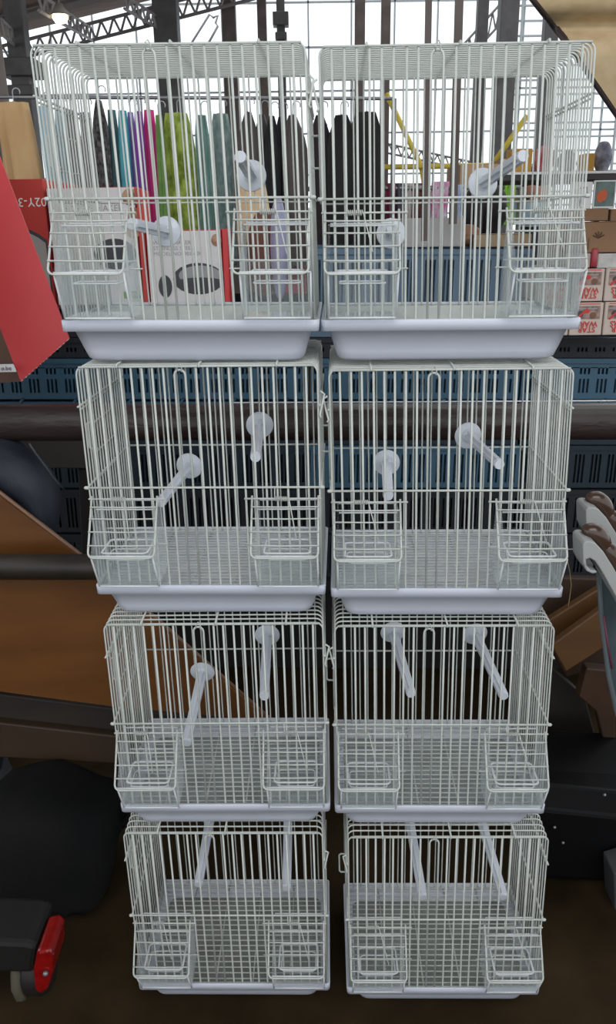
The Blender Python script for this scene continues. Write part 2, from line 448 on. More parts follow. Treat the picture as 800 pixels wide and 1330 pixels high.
def make_cage(x, y, zr, yaw, ro, pi, sh, stack, row):
    side = {'A': 'left', 'B': 'right'}[stack]
    lab = 'white wire bird cage, %s in the %s stack' % (WORDS[row], side)
    t = thing('bird_cage', (x, y, CAMZ + zr), lab, 'bird cage', 'white wire bird cages in two stacks', (pi, ro, yaw))
    def sx(px, z): return px + sh * max(0, z - ZR)
    def shear(pts): return [Vector((sx(p[0], p[2]), p[1], p[2])) for p in pts]
    link('tray', TRAY, t)
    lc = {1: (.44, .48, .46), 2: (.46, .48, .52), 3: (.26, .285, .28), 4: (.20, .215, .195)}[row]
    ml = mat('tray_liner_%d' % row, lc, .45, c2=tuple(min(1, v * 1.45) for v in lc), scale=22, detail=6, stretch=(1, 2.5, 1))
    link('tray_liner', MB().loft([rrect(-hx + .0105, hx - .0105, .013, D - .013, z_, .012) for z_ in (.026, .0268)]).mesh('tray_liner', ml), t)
    # floor grille
    g = link('floor_grille', MB().tube(rrect(-hx + .002, hx - .002, .002, D - .002, ZG, .004, 2), .0013, 5, closed=True).mesh('floor_grille', M_WIRE, True), t)
    for k in range(19): link('grille_wire', GX, g, (0, .010 + k * (D - .02) / 18, ZG + .0005))
    for k in range(4): link('grille_wire', GY, g, (-.09 + k * .06, 0, ZG))
    # front panel
    fp = MB()
    fp.tube(shear([(-hx - .0035, -.0015, ZM), (hx + .0035, -.0015, ZM)]), .0015, 6)
    for s_ in (-1, 1):
        fp.lathe([(.0005, -.0035), (.0024, -.002), (.0024, .002), (.0005, .0035)], 8, (sx(s_ * (hx + .003), ZM), -.0015, ZM), 'x')
    f = link('front_panel', fp.mesh('front_panel', M_WIRE, True), t)
    link('cross_wire', MB().tube(shear([(-hx + .004, -.0015, H - .001), (hx - .004, -.0015, H - .001)]), .0014, 6).mesh('cross_wire', M_WIRE, True), f)
    link('cross_wire', MB().tube(shear([(-hx, 0, ZG + .003), (hx, 0, ZG + .003)]), .0013, 6).mesh('cross_wire', M_WIRE, True), f)
    NB = 22
    barb = MB().tube(shear([(0, 0, ZG), (0, 0, ZR), (0, 0, ZM), (0, 0, H)]), .00112, 6).mesh('bar', M_WIRE, True)
    bar = MB().tube(shear([(0, 0, ZG), (0, 0, ZR), (0, 0, ZM), (0, 0, H)]), .00145, 6).mesh('bar', M_WIRE, True)
    for k in range(1, NB):
        if k in (9, 10): continue
        link('bar', bar, f, (-hx + W * k / NB + random.uniform(-.0006, .0006), 0, 0))
    # lifting door in the front: a tall narrow hoop with its hook
    dx = -hx + W * 9 / NB
    dp = [(dx, -.0005, ZG), (dx, -.0005, H - .012)] + [(dx + .0068 - .0068 * math.cos(a), -.0005, H - .012 + .0068 * math.sin(a)) for a in [PI * i / 6 for i in range(1, 6)]] + [(dx + .0136, -.0005, H - .012), (dx + .0136, -.0005, ZG)]
    hk = MB().tube(shear(dp), .00145, 6)
    fd = link('front_door', hk.mesh('front_door', M_WIRE, True), t)
    link('door_hook', MB().tube(shear([(dx + .004, -.001, H - .007), (dx + .005, -.003, H + .001), (dx + .0075, -.003, H + .003), (dx + .010, -.002, H - .001), (dx + .0095, -.002, H - .008)]), .0009, 5).mesh('door_hook', M_WIRE, True), fd)
    # back panel
    def bw(z): return MB().tube(shear([(-hx, D + .0015, z), (hx, D + .0015, z)]), .0014, 6).mesh('cross_wire', M_WIRE, True)
    bk = link('back_panel', bw(ZM - .001), t)
    for z in (ZG + .003, H - .002): link('cross_wire', bw(z), bk)
    for k in range(1, NB):
        link('bar', barb, bk, (-hx + W * k / NB + random.uniform(-.0008, .0008), D, 0))
    # side-and-top hoops
    rc = .010; Hh = H - .0005
    pts = [(-hx, 0, ZG), (-hx, 0, ZM), (-hx, 0, Hh - rc)]
    pts += [(-hx + rc - rc * math.cos(a), 0, Hh - rc + rc * math.sin(a)) for a in [PI / 2 * i / 5 for i in range(1, 6)]]
    pts += [(hx - rc + rc * math.sin(a), 0, Hh - rc + rc * math.cos(a)) for a in [PI / 2 * i / 5 for i in range(0, 6)]]
    pts += [(hx, 0, ZM), (hx, 0, ZG)]
    hoop = MB().tube(shear(pts), RW, 6).mesh('hoop', M_WIRE, True)
    rods = []
    for s_ in (-1, 1):
        for z in (ZM, ZUP): rods.append(('side_rod', [(s_ * (hx + .002), -.003, z), (s_ * (hx + .002), D + .001, z)], .0014))
        rods.append(('side_rod', [(s_ * (hx + .002), .01, ZUP - .005), (s_ * (hx + .002), D - .01, ZUP - .005)], .0011))
        rods.append(('side_rod', [(s_ * (hx + .002), 0, ZG + .004), (s_ * (hx + .002), D, ZG + .004)], .0013))
    for xx in (-.098, 0.004, .100):
        rods.append(('top_rod', [(xx, -.003, H - .002), (xx, -.003, H + .0018), (xx, D + .001, H + .0018)], .0014))
    sh_o = link('wire_shell', hoop, t)
    for nm, pp_, r_ in rods: link(nm, MB().tube(shear(pp_), r_, 6).mesh(nm, M_WIRE, True), sh_o)
    NH = 17
    for k in range(1, NH + 1):
        link('hoop', hoop, sh_o, (0, D * k / NH, 0))
    # side door on the left flank with its pull loop
    sd = MB(); xs = -hx - .0028
    y0, y1, z0, z1 = .045, .160, .186, ZUP
    sd.tube(shear([(xs, y0, z0), (xs, y0, z1), (xs, y1, z1), (xs, y1, z0)]), .0013, 5, closed=True)
    for z in (.222, .262): sd.tube(shear([(xs, y0, z), (xs, y1, z)]), .0011, 5)
    so = link('side_door', sd.mesh('side_door', M_WIRE, True), t)
    q = .060
    link('pull_loop', MB().tube(shear([(xs + .002, q, .262), (xs - .008, q, .262), (xs - .0105, q, .2595), (xs - .0105, q, .2285), (xs - .008, q, .226), (xs + .002, q, .226)]), .0014, 6).mesh('pull_loop', M_WIRE, True), so)
    q = 1 if stack == 'A' else -1; xq = q * (hx + .003)
    link('latch_hook', MB().tube(shear([(xq, -.002, ZUP + .018), (xq + q * .005, -.001, ZUP + .014), (xq + q * .002, -.002, ZUP), (xq - q * .001, -.003, ZUP - .012), (xq + q * .001, -.004, ZUP - .015)]), .0013, 6).mesh('latch_hook', M_WIRE, True), t)
    # feeders
    for s_ in (-1, 1):
        x0 = -hx + .004 if s_ < 0 else hx - .004 - CWD
        c = link('feeder_cup', CUP[0], t, (x0, 0, 0)); c['label'] = 'clear plastic feeder cup'
        [link('cup_edge', e_, c) for e_ in CUP[1]]; [link('cup_lip', e_, c) for e_ in CUP[2]]
        link('cup_peg', PEG, c, (-.004 if s_ > 0 else CWD + .010, -.003, .1115))
        xl = -hx + .002 if s_ < 0 else hx - .002 - LW
        l = link('feeder_lid', LIDF, t, (sx(xl, LZ0), 0, 0))
        for s2 in (.13, .33, .55, .78):
            p = lid_pt(0, s2, .0022); link('lid_wire', LIDW, l, p)
        link('lid_axle', AXLE if s_ > 0 else AXLE2, l, (0, -.002, LZ0))
        link('lid_spring', SPRING, l, (.030 if s_ > 0 else .026, -.002, LZ0), (random.uniform(-.08, .08), 0, random.uniform(-.1, .05)))
    # perches
    for (a, bb) in PERCH[(stack, row)]:
        A = Vector((sx(a[0], a[1]), D - .003, a[1])); B = Vector((sx(bb[0], bb[1]), D - .155, bb[1]))
        d = (A - B).normalized(); u = d.cross(Vector((0, 0, 1))).normalized(); v = u.cross(d)
        def cross_ring(c, w1, w2, sc=1):
            o_ = [(w1, w2), (w2, w2), (w2, w1), (-w2, w1), (-w2, w2), (-w1, w2), (-w1, -w2), (-w2, -w2), (-w2, -w1), (w2, -w1), (w2, -w2), (w1, -w2)]
            return [c + (u * p * sc + v * q_ * sc) for p, q_ in o_]
        pm = MB().loft([cross_ring(A, .0080, .0028), cross_ring(A.lerp(B, .5), .0074, .0026), cross_ring(B, .0070, .0026)])
        pm.tube([B + d * .002, B - d * .003], [.0076, .0068], 12)
        po = link('perch', pm.mesh('perch', M_PERCH), t)
        rot = Vector((0, 0, 1)).rotation_difference(-d).to_euler()
        link('perch_disc', MB().lathe([(.0203, 0), (.0208, .0012), (.0192, .0028), (.0120, .0032), (.010, .0050), (.009, .0075)], 28).mesh('perch_disc', M_PERCH, True), po, A + Vector((0, .001, 0)), rot)
    return t
for cg in CAGES: make_cage(*cg)
# ------------------------------------------------------------------ railing, strings
M_PIPE = mat('brown_painted_pipe', (0.026, 0.0155, 0.014), 0.42, c2=(0.040, 0.026, 0.023), scale=40, detail=8, bump=0.5, stretch=(0.3, 1, 1))
M_RAIL = mat('dark_painted_rail', (0.013, 0.009, 0.006), 0.5, c2=(0.024, 0.017, 0.011), scale=20)
def pipe(name, A, B, r, m, label, cat):
    A = Vector(A); B = Vector(B)
    return tag(link(name, MB().tube([Vector((0, 0, 0)), (B - A) * .5, B - A], r, 20).mesh(name, m, True), None, A), label, cat)
pipe('railing_pipe', P(-90, 549, 1.5), P(890, 547, 1.5), .0335, M_PIPE, 'thick brown painted pipe running level behind the second cages', 'pipe')
pipe('lower_rail', P(-90, 736, 1.34), P(408, 737, 1.34), .0225, M_RAIL, 'dark lower rail crossing in front of the orange wooden panel', 'rail')
M_STRING = mat('white_string', (0.75, 0.76, 0.78), 0.6)
pipe('string', P(300, 523, 1.46), P(890, 520, 1.46), .0011, M_STRING, 'white string stretched level just above the brown pipe', 'string')
pipe('string', P(700, 714, 2.09), P(764, 713, 1.035), .0009, M_STRING, 'lower white string tied to the grey curved arm', 'string')

# ------------------------------------------------------------------ crates
YC = 2.1
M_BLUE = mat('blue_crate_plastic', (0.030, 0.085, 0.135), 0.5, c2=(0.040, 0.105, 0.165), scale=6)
M_NAVY = mat('dark_and_shaded_crate_plastic', (0.005, 0.008, 0.012), 0.6, c2=(0.008, 0.012, 0.017), scale=6)  # dark crates' own tone, and painted shade in the lowest rows
M_BLUE_SHADE = mat('shaded_blue_crate_plastic', (0.004, 0.014, 0.023), 0.55, c2=(0.006, 0.019, 0.031), scale=6)  # blue crate plastic with the lower rows' shade put into its colour
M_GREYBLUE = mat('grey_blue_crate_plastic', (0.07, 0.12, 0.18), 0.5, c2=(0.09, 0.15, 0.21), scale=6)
_cr = {}
def crate_mesh(w_, h_, m_, rows=2, gap=False):
    key = (round(w_, 3), round(h_, 3), m_.name, rows, gap)
    if key in _cr: return _cr[key]
    b = MB(); d_ = .38; t = .006
    b.box(0, w_, .004, d_, 0, t); b.box(0, w_, d_ - t, d_, 0, h_); b.box(0, t, .01, d_, 0, h_); b.box(w_ - t, w_, .01, d_, 0, h_)
    b.box(t, w_ - t, .05, .056, t, h_ - .014)  # inner board added to keep light from showing through the slots
    # front: rim, bands and ribs leaving real slots
    b.box(-.003, w_ + .003, -.006, t, h_ - .012, h_)
    bot = .030 if gap else .014
    bands = [(0, bot)] if not gap else [(bot - .016, bot)]
    slots = []
    if rows == 2:
        m1 = bot + (h_ - .020 - bot) * .62
        slots = [(bot, m1 - .006), (m1 + .006, h_ - .022)]; bands.append((m1 - .006, m1 + .006))
    else: slots = [(bot, h_ - .024)]
    bands.append((h_ - .024, h_ - .012))
    for z0, z1 in bands: b.box(0, w_, 0, t, z0, z1)
    if gap:
        for k in range(4):
            x = w_ * (k + .5) / 4
            b.add([(x - .004, 0, 0), (x + .004, 0, 0), (x + .018, 0, bot - .014), (x + .010, 0, bot - .014), (x - .004, t, 0), (x + .004, t, 0), (x + .018, t, bot - .014), (x + .010, t, bot - .014)],
                  [(0, 1, 2, 3), (7, 6, 5, 4), (0, 4, 5, 1), (1, 5, 6, 2), (2, 6, 7, 3), (3, 7, 4, 0)])
    ng = max(1, round(w_ / .044)); gw = w_ / ng; sw = .0055; rb = .0045
    for z0, z1 in slots:
        for k in range(ng):
            x = gw * k
            # a group of three slots, solid between groups
            g0 = x + (gw - (3 * sw + 2 * rb)) / 2; g1 = g0 + 3 * sw + 2 * rb
            b.box(x, g0, 0, t, z0, z1); b.box(g1, x + gw, 0, t, z0, z1)
            for q in range(2):
                xx = g0 + sw + q * (sw + rb); b.box(xx, xx + rb, 0, t, z0, z1)
    _cr[key] = b.mesh('crate', m_, fix=False)
    return _cr[key]
def crate(px0, px1, py0, py1, m_, label, Y=YC, rows=2, gap=False):
    A = P(px0, py1, Y); B = P(px1, py1, Y); T = P((px0 + px1) / 2, py0, Y); Z0 = P((px0 + px1) / 2, py1, Y).z
    o = link('plastic_crate', crate_mesh(B.x - A.x, T.z - Z0, m_, rows, gap), None, (A.x, Y, Z0 + .001), (0, .01467, 0))
    return tag(o, label, 'crate', 'slotted plastic crates stacked behind the cages')
cols = [(-150, 128, 'at the left edge'), (131, 400, 'behind the left cage stack'), (403, 672, 'behind the right cage stack'), (675, 950, 'at the right edge')]
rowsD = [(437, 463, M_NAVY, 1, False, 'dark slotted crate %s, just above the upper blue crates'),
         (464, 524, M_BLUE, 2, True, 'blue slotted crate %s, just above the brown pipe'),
         (526, 576, M_BLUE_SHADE, 1, False, 'shade-darkened blue crate %s, mostly hidden by the brown pipe'),
         (577, 632, M_BLUE_SHADE, 1, False, 'blue slotted crate %s, just below the brown pipe'),
         (634, 690, M_NAVY, 1, False, 'shade-darkened slotted crate %s, one row below the pipe crates'),
         (692, 748, M_NAVY, 1, False, 'shade-darkened slotted crate %s, lowest visible crate row')]
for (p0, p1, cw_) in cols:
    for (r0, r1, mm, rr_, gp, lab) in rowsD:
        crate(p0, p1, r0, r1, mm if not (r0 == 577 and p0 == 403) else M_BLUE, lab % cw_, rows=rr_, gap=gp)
crate(403, 683, 322, 436, M_GREYBLUE, 'tall grey blue crate with long slots behind the right top cage', rows=1)
crate(131, 400, 396, 436, M_NAVY, 'dark crate under the kitchen machine boxes behind the left cage')
crate(-150, 128, 405, 436, M_NAVY, 'dark crate under the big red box at the left edge')
b = MB(); A = P(-160, 750, YC); B = P(960, 750, YC)
M_TABLE = mat('dark_table_board', (0.006, 0.005, 0.0045), 0.85)
t = thing('market_table', (0, YC, P(400, 750, YC).z - .001), 'dark low market table carrying the stacks of plastic crates', 'table', rot=(0, .01467, 0))
link('tabletop', MB().box(A.x, B.x, -.02, .75, -.03, -.001).mesh('tabletop', M_TABLE), t)
for x in (A.x + .06, B.x - .06):
    for y in (.04, .68): link('leg', MB().box(x - .02, x + .02, y - .02, y + .02, -A.z, -.03).mesh('leg', M_TABLE), t)
link('skirt', MB().box(A.x, B.x, .05, .06, -A.z + .02, -.03).mesh('skirt', M_TABLE), t)

# ------------------------------------------------------------------ boxes on the crates
def faced_box(name, px0, px1, py0, py1, Y, depth, m_front, m_side, label, cat='box', group=None, tilt=0.0, front_t=.0015):
    """carton with a printed front sheet; origin lower front left"""
    A = P(px0, py1, Y); B = P(px1, py1, Y); T = P((px0 + px1) / 2, py0, Y)
    w_ = B.x - A.x; z0 = (A.z + B.z) / 2; h_ = T.z - z0
    t = thing(name, (A.x, Y, z0), label, cat, group, (tilt, .0, 0))
    link('carton', MB().box(0, w_, 0, depth, 0, h_).mesh('carton', m_side), t, bevel=.002)
    link('printed_front', MB().box(.0015, w_ - .0015, -front_t, 0, .0015, h_ - .0015).mesh('printed_front', m_front), t)
    t['w'] = w_; t['h'] = h_
    return t, w_, h_
M_RED = mat('red_carton', (0.55, 0.030, 0.035), 0.45, c2=(0.60, 0.040, 0.045), scale=4)
M_REDB = mat('orange_red_carton', (0.50, 0.045, 0.035), 0.5)
M_WHITEC = mat('white_printed_carton', (0.62, 0.60, 0.60), 0.5, c2=(0.68, 0.66, 0.66), scale=3)
M_INK = mat('dark_ink', (0.05, 0.05, 0.06), 0.6)
M_GREYINK = mat('grey_ink', (0.30, 0.30, 0.31), 0.6)
M_REDINK = mat('red_ink', (0.55, 0.04, 0.03), 0.6)
M_WHITEINK = mat('white_ink', (0.8, 0.8, 0.8), 0.6)
M_GREYPRINT = mat('grey_photo_print', (0.32, 0.30, 0.29), 0.5, c2=(0.42, 0.40, 0.38), scale=8)
M_FOOD = mat('food_photo_print', (0.16, 0.06, 0.035), 0.5, c2=(0.55, 0.34, 0.20), scale=60)
M_GREENINK = mat('green_label', (0.13, 0.28, 0.05), 0.5)
def disc(b_, cx, cz, rx, rz, y, n=24, t_=.0008):
    return b_.prism([Vector((cx + rx * math.cos(2 * PI * k / n), y, cz + rz * math.sin(2 * PI * k / n))) for k in range(n)], (0, -t_, 0))
RX = (PI / 2, 0, 0); RXU = (PI / 2, PI, 0)   # upright text facing the camera / the same upside down
def px_in(t, Y, px, py):
    p = P(px, py, Y) - t.location
    return p.x, p.z
# big red box with the upside-down number
t, w_, h_ = faced_box('red_box', -70, 74, 233, 404, YC, .3, M_REDB, M_REDB, 'big red carton with an upside-down number, left of the white boxes')
x, z = px_in(t, YC, 46, 262)
text('802Y-3', .028, M_WHITEINK, t, (x, -.002, z), RXU)
x, z = px_in(t, YC, 30, 372)
ar = MB()
oo = [Vector((min(w_ - .004, x + .12 * math.cos(a)), -.0022, z - .02 + .155 * math.sin(a))) for a in [PI * i / 20 for i in range(21)]]
ii = [Vector((min(w_ - .008, x + .113 * math.cos(a)), -.0022, z - .02 + .147 * math.sin(a))) for a in [PI * i / 20 for i in range(20, -1, -1)]]
link('printed_arch_edge', ar.prism(oo + ii, (0, -.0008, 0)).mesh('arch', M_INK), t)
link('printed_arch', MB().prism([Vector((v.x, -.0017, v.z)) for v in reversed(ii)], (0, -.0008, 0)).mesh('arch', M_GREYPRINT), t)
# sandwich / crepe maker box
t, w_, h_ = faced_box('appliance_box', 76, 186, 243, 396, YC - .02, .10, M_WHITEC, M_REDB, 'white kitchen appliance box with round food pictures beside the red box')
x, z = px_in(t, YC - .02, 122, 271)
text('S.CREPE MAKER', .0195, M_GREYINK, t, (x, -.002, z), RX)
for px, py, r in ((169, 256, 9), (174, 279, 8), (173, 300, 8)):
    x, z = px_in(t, YC - .02, px, py)
    link('food_picture', disc(MB(), x, z, r * .00205, r * .0021, -.0016).mesh('food', M_FOOD), t)
x, z = px_in(t, YC - .02, 150, 330)
g = MB(); disc(g, x, z, .05, .035, -.0016); link('printed_machine', g.mesh('print', M_INK), t)
x, z = px_in(t, YC - .02, 172, 383)
link('green_label', MB().box(x - .02, x + .026, -.0025, -.0016, z - .008, z + .008).mesh('label', M_GREENINK), t)
text('700W', .013, M_WHITEINK, t, (x + .003, -.003, z), RX)
t, w_, h_ = faced_box('red_box', 187, 195, 246, 396, YC - .03, .10, M_REDB, M_RED, 'narrow red carton edge between the two white appliance boxes')
# waffle maker box
t, w_, h_ = faced_box('appliance_box', 196, 291, 299, 394, YC - .04, .12, M_WHITEC, M_RED, 'white box printed with a black waffle iron behind the left top cage')
x, z = px_in(t, YC - .04, 199, 323)
text('WAFFLE MAKER\nSTAINLESS STEEL\nMODEL NO. 901-408', .0125, M_GREYINK, t, (x, -.002, z), RX, align='LEFT')
x, z = px_in(t, YC - .04, 258, 362)
g = MB(); disc(g, x, z, .060, .036, -.0016); link('printed_waffle_iron', g.mesh('print', M_INK), t)
g = MB(); disc(g, x + .004, z + .008, .050, .022, -.0026); link('printed_lid', g.mesh('print', M_GREYINK), t)
g = MB(); disc(g, x + .002, z - .006, .054, .009, -.0036); link('printed_gap', g.mesh('print', M_INK), t)
x, z = px_in(t, YC - .04, 215, 372); g = MB(); disc(g, x, z, .016, .026, -.0016); link('printed_iron_side', g.mesh('print', M_INK), t)
x, z = px_in(t, YC - .04, 281, 312); g = MB(); disc(g, x, z, .012, .014, -.0016); link('food_picture', g.mesh('print', M_FOOD), t)
t, w_, h_ = faced_box('red_box', 292, 299, 297, 395, YC - .04, .12, M_RED, M_RED, 'narrow dark red carton edge right of the waffle iron box')

# tilted red carton close to the cages at the left
YR = 1.72
fr = [P(-70, 22, YR + .14), P(90, 440, YR), P(27, 496, YR - .02), P(-134, 78, YR + .12)]
ext = Vector((-.16, .14, -.03))
t = thing('red_carton', fr[2], 'bright red carton leaning at a slant at the left edge', 'box')
fr = [p - t.location for p in fr]
bk = [p + ext for p in fr]
link('carton_face', MB().add(fr + [p + Vector((.0, .004, 0)) for p in fr], [(0, 1, 2, 3), (7, 6, 5, 4), (0, 4, 5, 1), (1, 5, 6, 2), (2, 6, 7, 3), (3, 7, 4, 0)]).mesh('face', M_RED), t)
M_BROWNP = mat('brown_printed_carton', (0.13, 0.055, 0.03), 0.5, c2=(0.20, 0.09, 0.05), scale=10)
e4 = Vector((.0, .0045, 0))
link('carton_body', MB().add([p + e4 for p in fr] + bk, [(0, 1, 2, 3), (7, 6, 5, 4), (0, 4, 5, 1), (1, 5, 6, 2), (2, 6, 7, 3), (3, 7, 4, 0)]).mesh('body', M_BROWNP), t)
lb = [P(-30, 474, YR - .035), P(17, 473, YR - .035), P(21, 483, YR - .035), P(-30, 484, YR - .035)]
lb = [p - t.location for p in lb]
link('white_label', MB().prism(lb, (0, .003, 0)).mesh('label', M_WHITEINK), t)
text('o.be', .012, mat('purple_ink', (0.12, 0.03, 0.06), 0.6), t, P(8, 478.5, YR - .038) - t.location, RX)
# worn pale edge along the bottom corner of the carton
wv = MB()
for k in range(14):
    f0 = (k + random.uniform(.1, .4)) / 14; p = fr[1].lerp(fr[2], f0); q = fr[1].lerp(fr[2], f0 + random.uniform(.01, .05))
    wv.tube([p, q], random.uniform(.0006, .0014), 4)
tag(link('worn_edge', wv.mesh('worn_edge', mat('torn_card', (0.55, 0.45, 0.42), 0.8)), t), kind='stuff')

# right side: game boxes, cartons, pictures, shelf
M_CREAM = mat('cream_game_box', (0.52, 0.43, 0.37), 0.5, c2=(0.58, 0.49, 0.43), scale=4)
M_BLOTCH = mat('dark_red_illustration', (0.05, 0.03, 0.028), 0.5, c2=(0.42, 0.27, 0.22), scale=55, detail=4)
YG = 1.98
def game_box(px0, px1, py0, py1, label):
    t, w_, h_ = faced_box('game_box', px0, px1, py0, py1, YG, .2, M_CREAM, M_CREAM, label, 'box', 'cream game boxes printed upside down')
    link('illustration', MB().box(w_ * .1, w_ * .9, -.0024, -.0015, h_ * .50, h_ * .90).mesh('illustration', M_BLOTCH), t)
    for k_, (cx_, cz_, rx_, rz_, mm_) in enumerate(((.30, .66, .09, .10, M_INK), (.68, .62, .10, .09, MATS['brown_printed_carton']), (.50, .74, .07, .06, M_REDINK))):
        g_ = MB(); disc(g_, w_ * cx_, h_ * cz_, w_ * rx_, h_ * rz_, -.0025 - k_ * .0003, 12); link('printed_blot', g_.mesh('blot', mm_), t)
    link('red_streak', MB().prism([Vector((w_ * x_, -.0030, h_ * z_)) for x_, z_ in ((.12, .50), (.18, .47), (.52, .80), (.48, .84))], (0, -.0006, 0)).mesh('streak', M_REDINK), t)
    link('grey_band', MB().box(w_ * .1, w_ * .8, -.0032, -.0024, h_ * .80, h_ * .835).mesh('grey_band', M_GREYINK), t)
    link('red_strip', MB().box(w_ * .12, w_ * .88, -.0024, -.0015, h_ * .945, h_ * .97).mesh('red_strip', M_REDINK), t)
    o = text('STAR\nWARS', h_ * .235, M_REDINK, t, (w_ * .52, -.003, h_ * .27), RXU, extrude=.0006, sx=1.0, line=.74, bold=.0002)
    return t
game_box(741, 782, 349, 391.5, 'cream game box with red letters, upper row, beside the cage')
game_box(783.5, 825, 348, 391, 'cream game box with red letters, upper row, at the right edge')
game_box(738.5, 780.5, 393, 435.5, 'cream game box with red letters, lower row, beside the cage')
game_box(782, 824, 392, 435, 'cream game box with red letters, lower row, at the right edge')
game_box(697, 739, 349.5, 392, 'cream game box with red letters, upper row, behind the cage corner')
game_box(695, 737, 393.5, 436, 'cream game box with red letters, lower row, behind the cage corner')
M_CARD = mat('brown_cardboard', (0.24, 0.13, 0.065), 0.7, c2=(0.29, 0.165, 0.085), scale=7)
M_PINKISH = mat('pale_pink_paper', (0.42, 0.33, 0.30), 0.7)
faced_box('paper_stack', 735, 766, 329, 348, YG, .15, M_PINKISH, M_PINKISH, 'pale pinkish paper packet under the large brown carton', 'packet')
c = P(770.5, 347, YG)
tag(link('red_roll', MB().lathe([(.006, 0), (.008, .003), (.008, .038), (.006, .041)], 14).mesh('red_roll', mat('red_wrap', (0.35, 0.04, 0.05), 0.4), True), None, c), 'small red upright roll between the pale packet and white box', 'roll')
faced_box('white_box', 775, 830, 329, 348, YG, .18, mat('speckled_white_box', (0.40, 0.39, 0.37), 0.6, c2=(0.58, 0.56, 0.52), scale=40), M_WHITEC, 'speckled white flat box just above the right game boxes')
def carton(px0, px1, py0, py1, Y, label, mark=False):
    t, w_, h_ = faced_box('cardboard_box', px0, px1, py0, py1, Y, .25, M_CARD, M_CARD, label, 'box')
    if mark:
        x, z = px_in(t, Y, 777, 306); g = MB()
        for k in range(5):
            a = PI * (.15 + .18 * k); g.tube([(x, -.002, z - .005), (x + .014 * math.cos(a), -.002, z - .005 + .014 * math.sin(a))], .0016, 4)
        link('printed_mark', g.mesh('printed_mark', mat('brown_ink', (0.12, 0.06, 0.03), 0.7)), t)
        link('arrow_mark', MB().box(x - .022, x - .020, -.0025, -.0015, z - .03, z - .005).mesh('arrow_mark', MATS['brown_ink']), t)
    return t
carton(737, 850, 288, 328, YG, 'large brown cardboard box with a faint printed mark at the right', True)
carton(738, 789.5, 271, 287, YG, 'flat brown cardboard box below the pinned drawing')
carton(792, 830, 271, 287, YG, 'flat brown cardboard box at the right edge, below the pictures')
# shelf with pictures pinned below
M_SHELF = mat('dark_shelf_edge', (0.03, 0.025, 0.025), 0.5)
YS = 2.0
A = P(648, 231, YS); B = P(840, 231, YS)
t = thing('shelf', (A.x, YS, A.z), 'dark edged shelf above the pinned pictures at the right', 'shelf')
link('shelf_board', MB().box(0, B.x - A.x, .0, .28, -.006, .006).mesh('board', M_SHELF), t)
link('white_cloth', MB().box(0, B.x - A.x, -.004, .27, .006, .011).mesh('white_cloth', M_WHITEINK), t)
for x in (.01, B.x - A.x - .02): link('upright', MB().box(x, x + .012, .265, .277, -(A.z - P(400, 436, YC).z), -.006).mesh('upright', M_SHELF), t)
def picture(px0, px1, py0, py1, label, art):
    t, w_, h_ = faced_box('picture', px0, px1, py0, py1, YS - .01, .004, M_WHITEINK, M_WHITEINK, label, 'picture')
    if art == 'pumpkin':
        link('print', MB().box(w_ * .08, w_ * .92, -.0025, -.0015, h_ * .08, h_ * .95).mesh('print', mat('teal_print', (0.05, 0.09, 0.085), 0.4, c2=(0.16, 0.24, 0.22), scale=25)), t)
        g = MB(); disc(g, w_ * .32, h_ * .42, w_ * .16, h_ * .20, -.0025); disc(g, w_ * .45, h_ * .48, w_ * .15, h_ * .20, -.0028)
        link('printed_shape', g.mesh('print', mat('orange_print', (0.62, 0.11, 0.03), 0.5)), t)
    else:
        g = MB(); g.tube([(w_ * .4, -.002, h_ * .1), (w_ * .45, -.002, h_ * .4), (w_ * .75, -.002, h_ * .6), (w_ * .7, -.002, h_ * .8), (w_ * .35, -.002, h_ * .75)], .0012, 4)
        link('pencil_line', g.mesh('line', M_GREYINK), t)
picture(740, 767.5, 236, 272, 'white paper with a faint pencil line hanging under the shelf', 'line')
picture(768.5, 798, 234, 271, 'white framed teal picture with an orange shape under the shelf', 'pumpkin')
picture(799, 826, 235, 270, 'white framed picture cut by the right edge, under the shelf', 'pumpkin')
M_OCHRE = mat('ochre_box', (0.45, 0.24, 0.03), 0.5)
t, _, _ = faced_box('ochre_box', 758, 771, 199, 226, YS, .05, M_OCHRE, M_OCHRE, 'small ochre yellow box on the white shelf cloth', 'box')
faced_box('ochre_box', 662, 690, 193, 226, YS + .05, .05, M_OCHRE, mat('ochre_side', (0.4, 0.2, 0.03), 0.5), 'ochre packet on the shelf, seen through the right top cage', 'packet')
def lumpy(name, px, py, w_, h_, Y, m_, label, cat, seed=1, n=16, k=10, amp=.12, pa=None, zb=None):
    rnd = random.Random(seed); c = P(px, py, Y); rings = []
    if zb is not None: c.z = zb
    for i in range(k + 1):
        f = i / k; r = math.sin(PI * (.06 + .88 * f)) ** .55
        rings.append([Vector((w_ / 2 * r * math.cos(2 * PI * j / n) * (1 + rnd.uniform(-amp, amp)), w_ / 2.4 * r * math.sin(2 * PI * j / n) * (1 + rnd.uniform(-amp, amp)), h_ * f)) for j in range(n)])
    o = link(name, MB().loft(rings).mesh(name, m_, True), None if pa is None else pa, c, subd=1)
    return tag(o, label, cat) if label else o
lumpy('plush_toy', 781, 226, .040, .068, YS + .03, mat('grey_plush', (0.10, 0.10, 0.13), 0.9, c2=(0.32, 0.32, 0.38), scale=50), 'grey plush bundle on the shelf beside the ochre box', 'toy', 3)
lumpy('red_bundle', 705, 226, .05, .06, YS + .06, mat('red_cloth', (0.35, 0.03, 0.05), 0.9, c2=(0.5, 0.25, 0.25), scale=40), 'red and pink cloth bundle on the shelf near the post', 'bundle', 4)
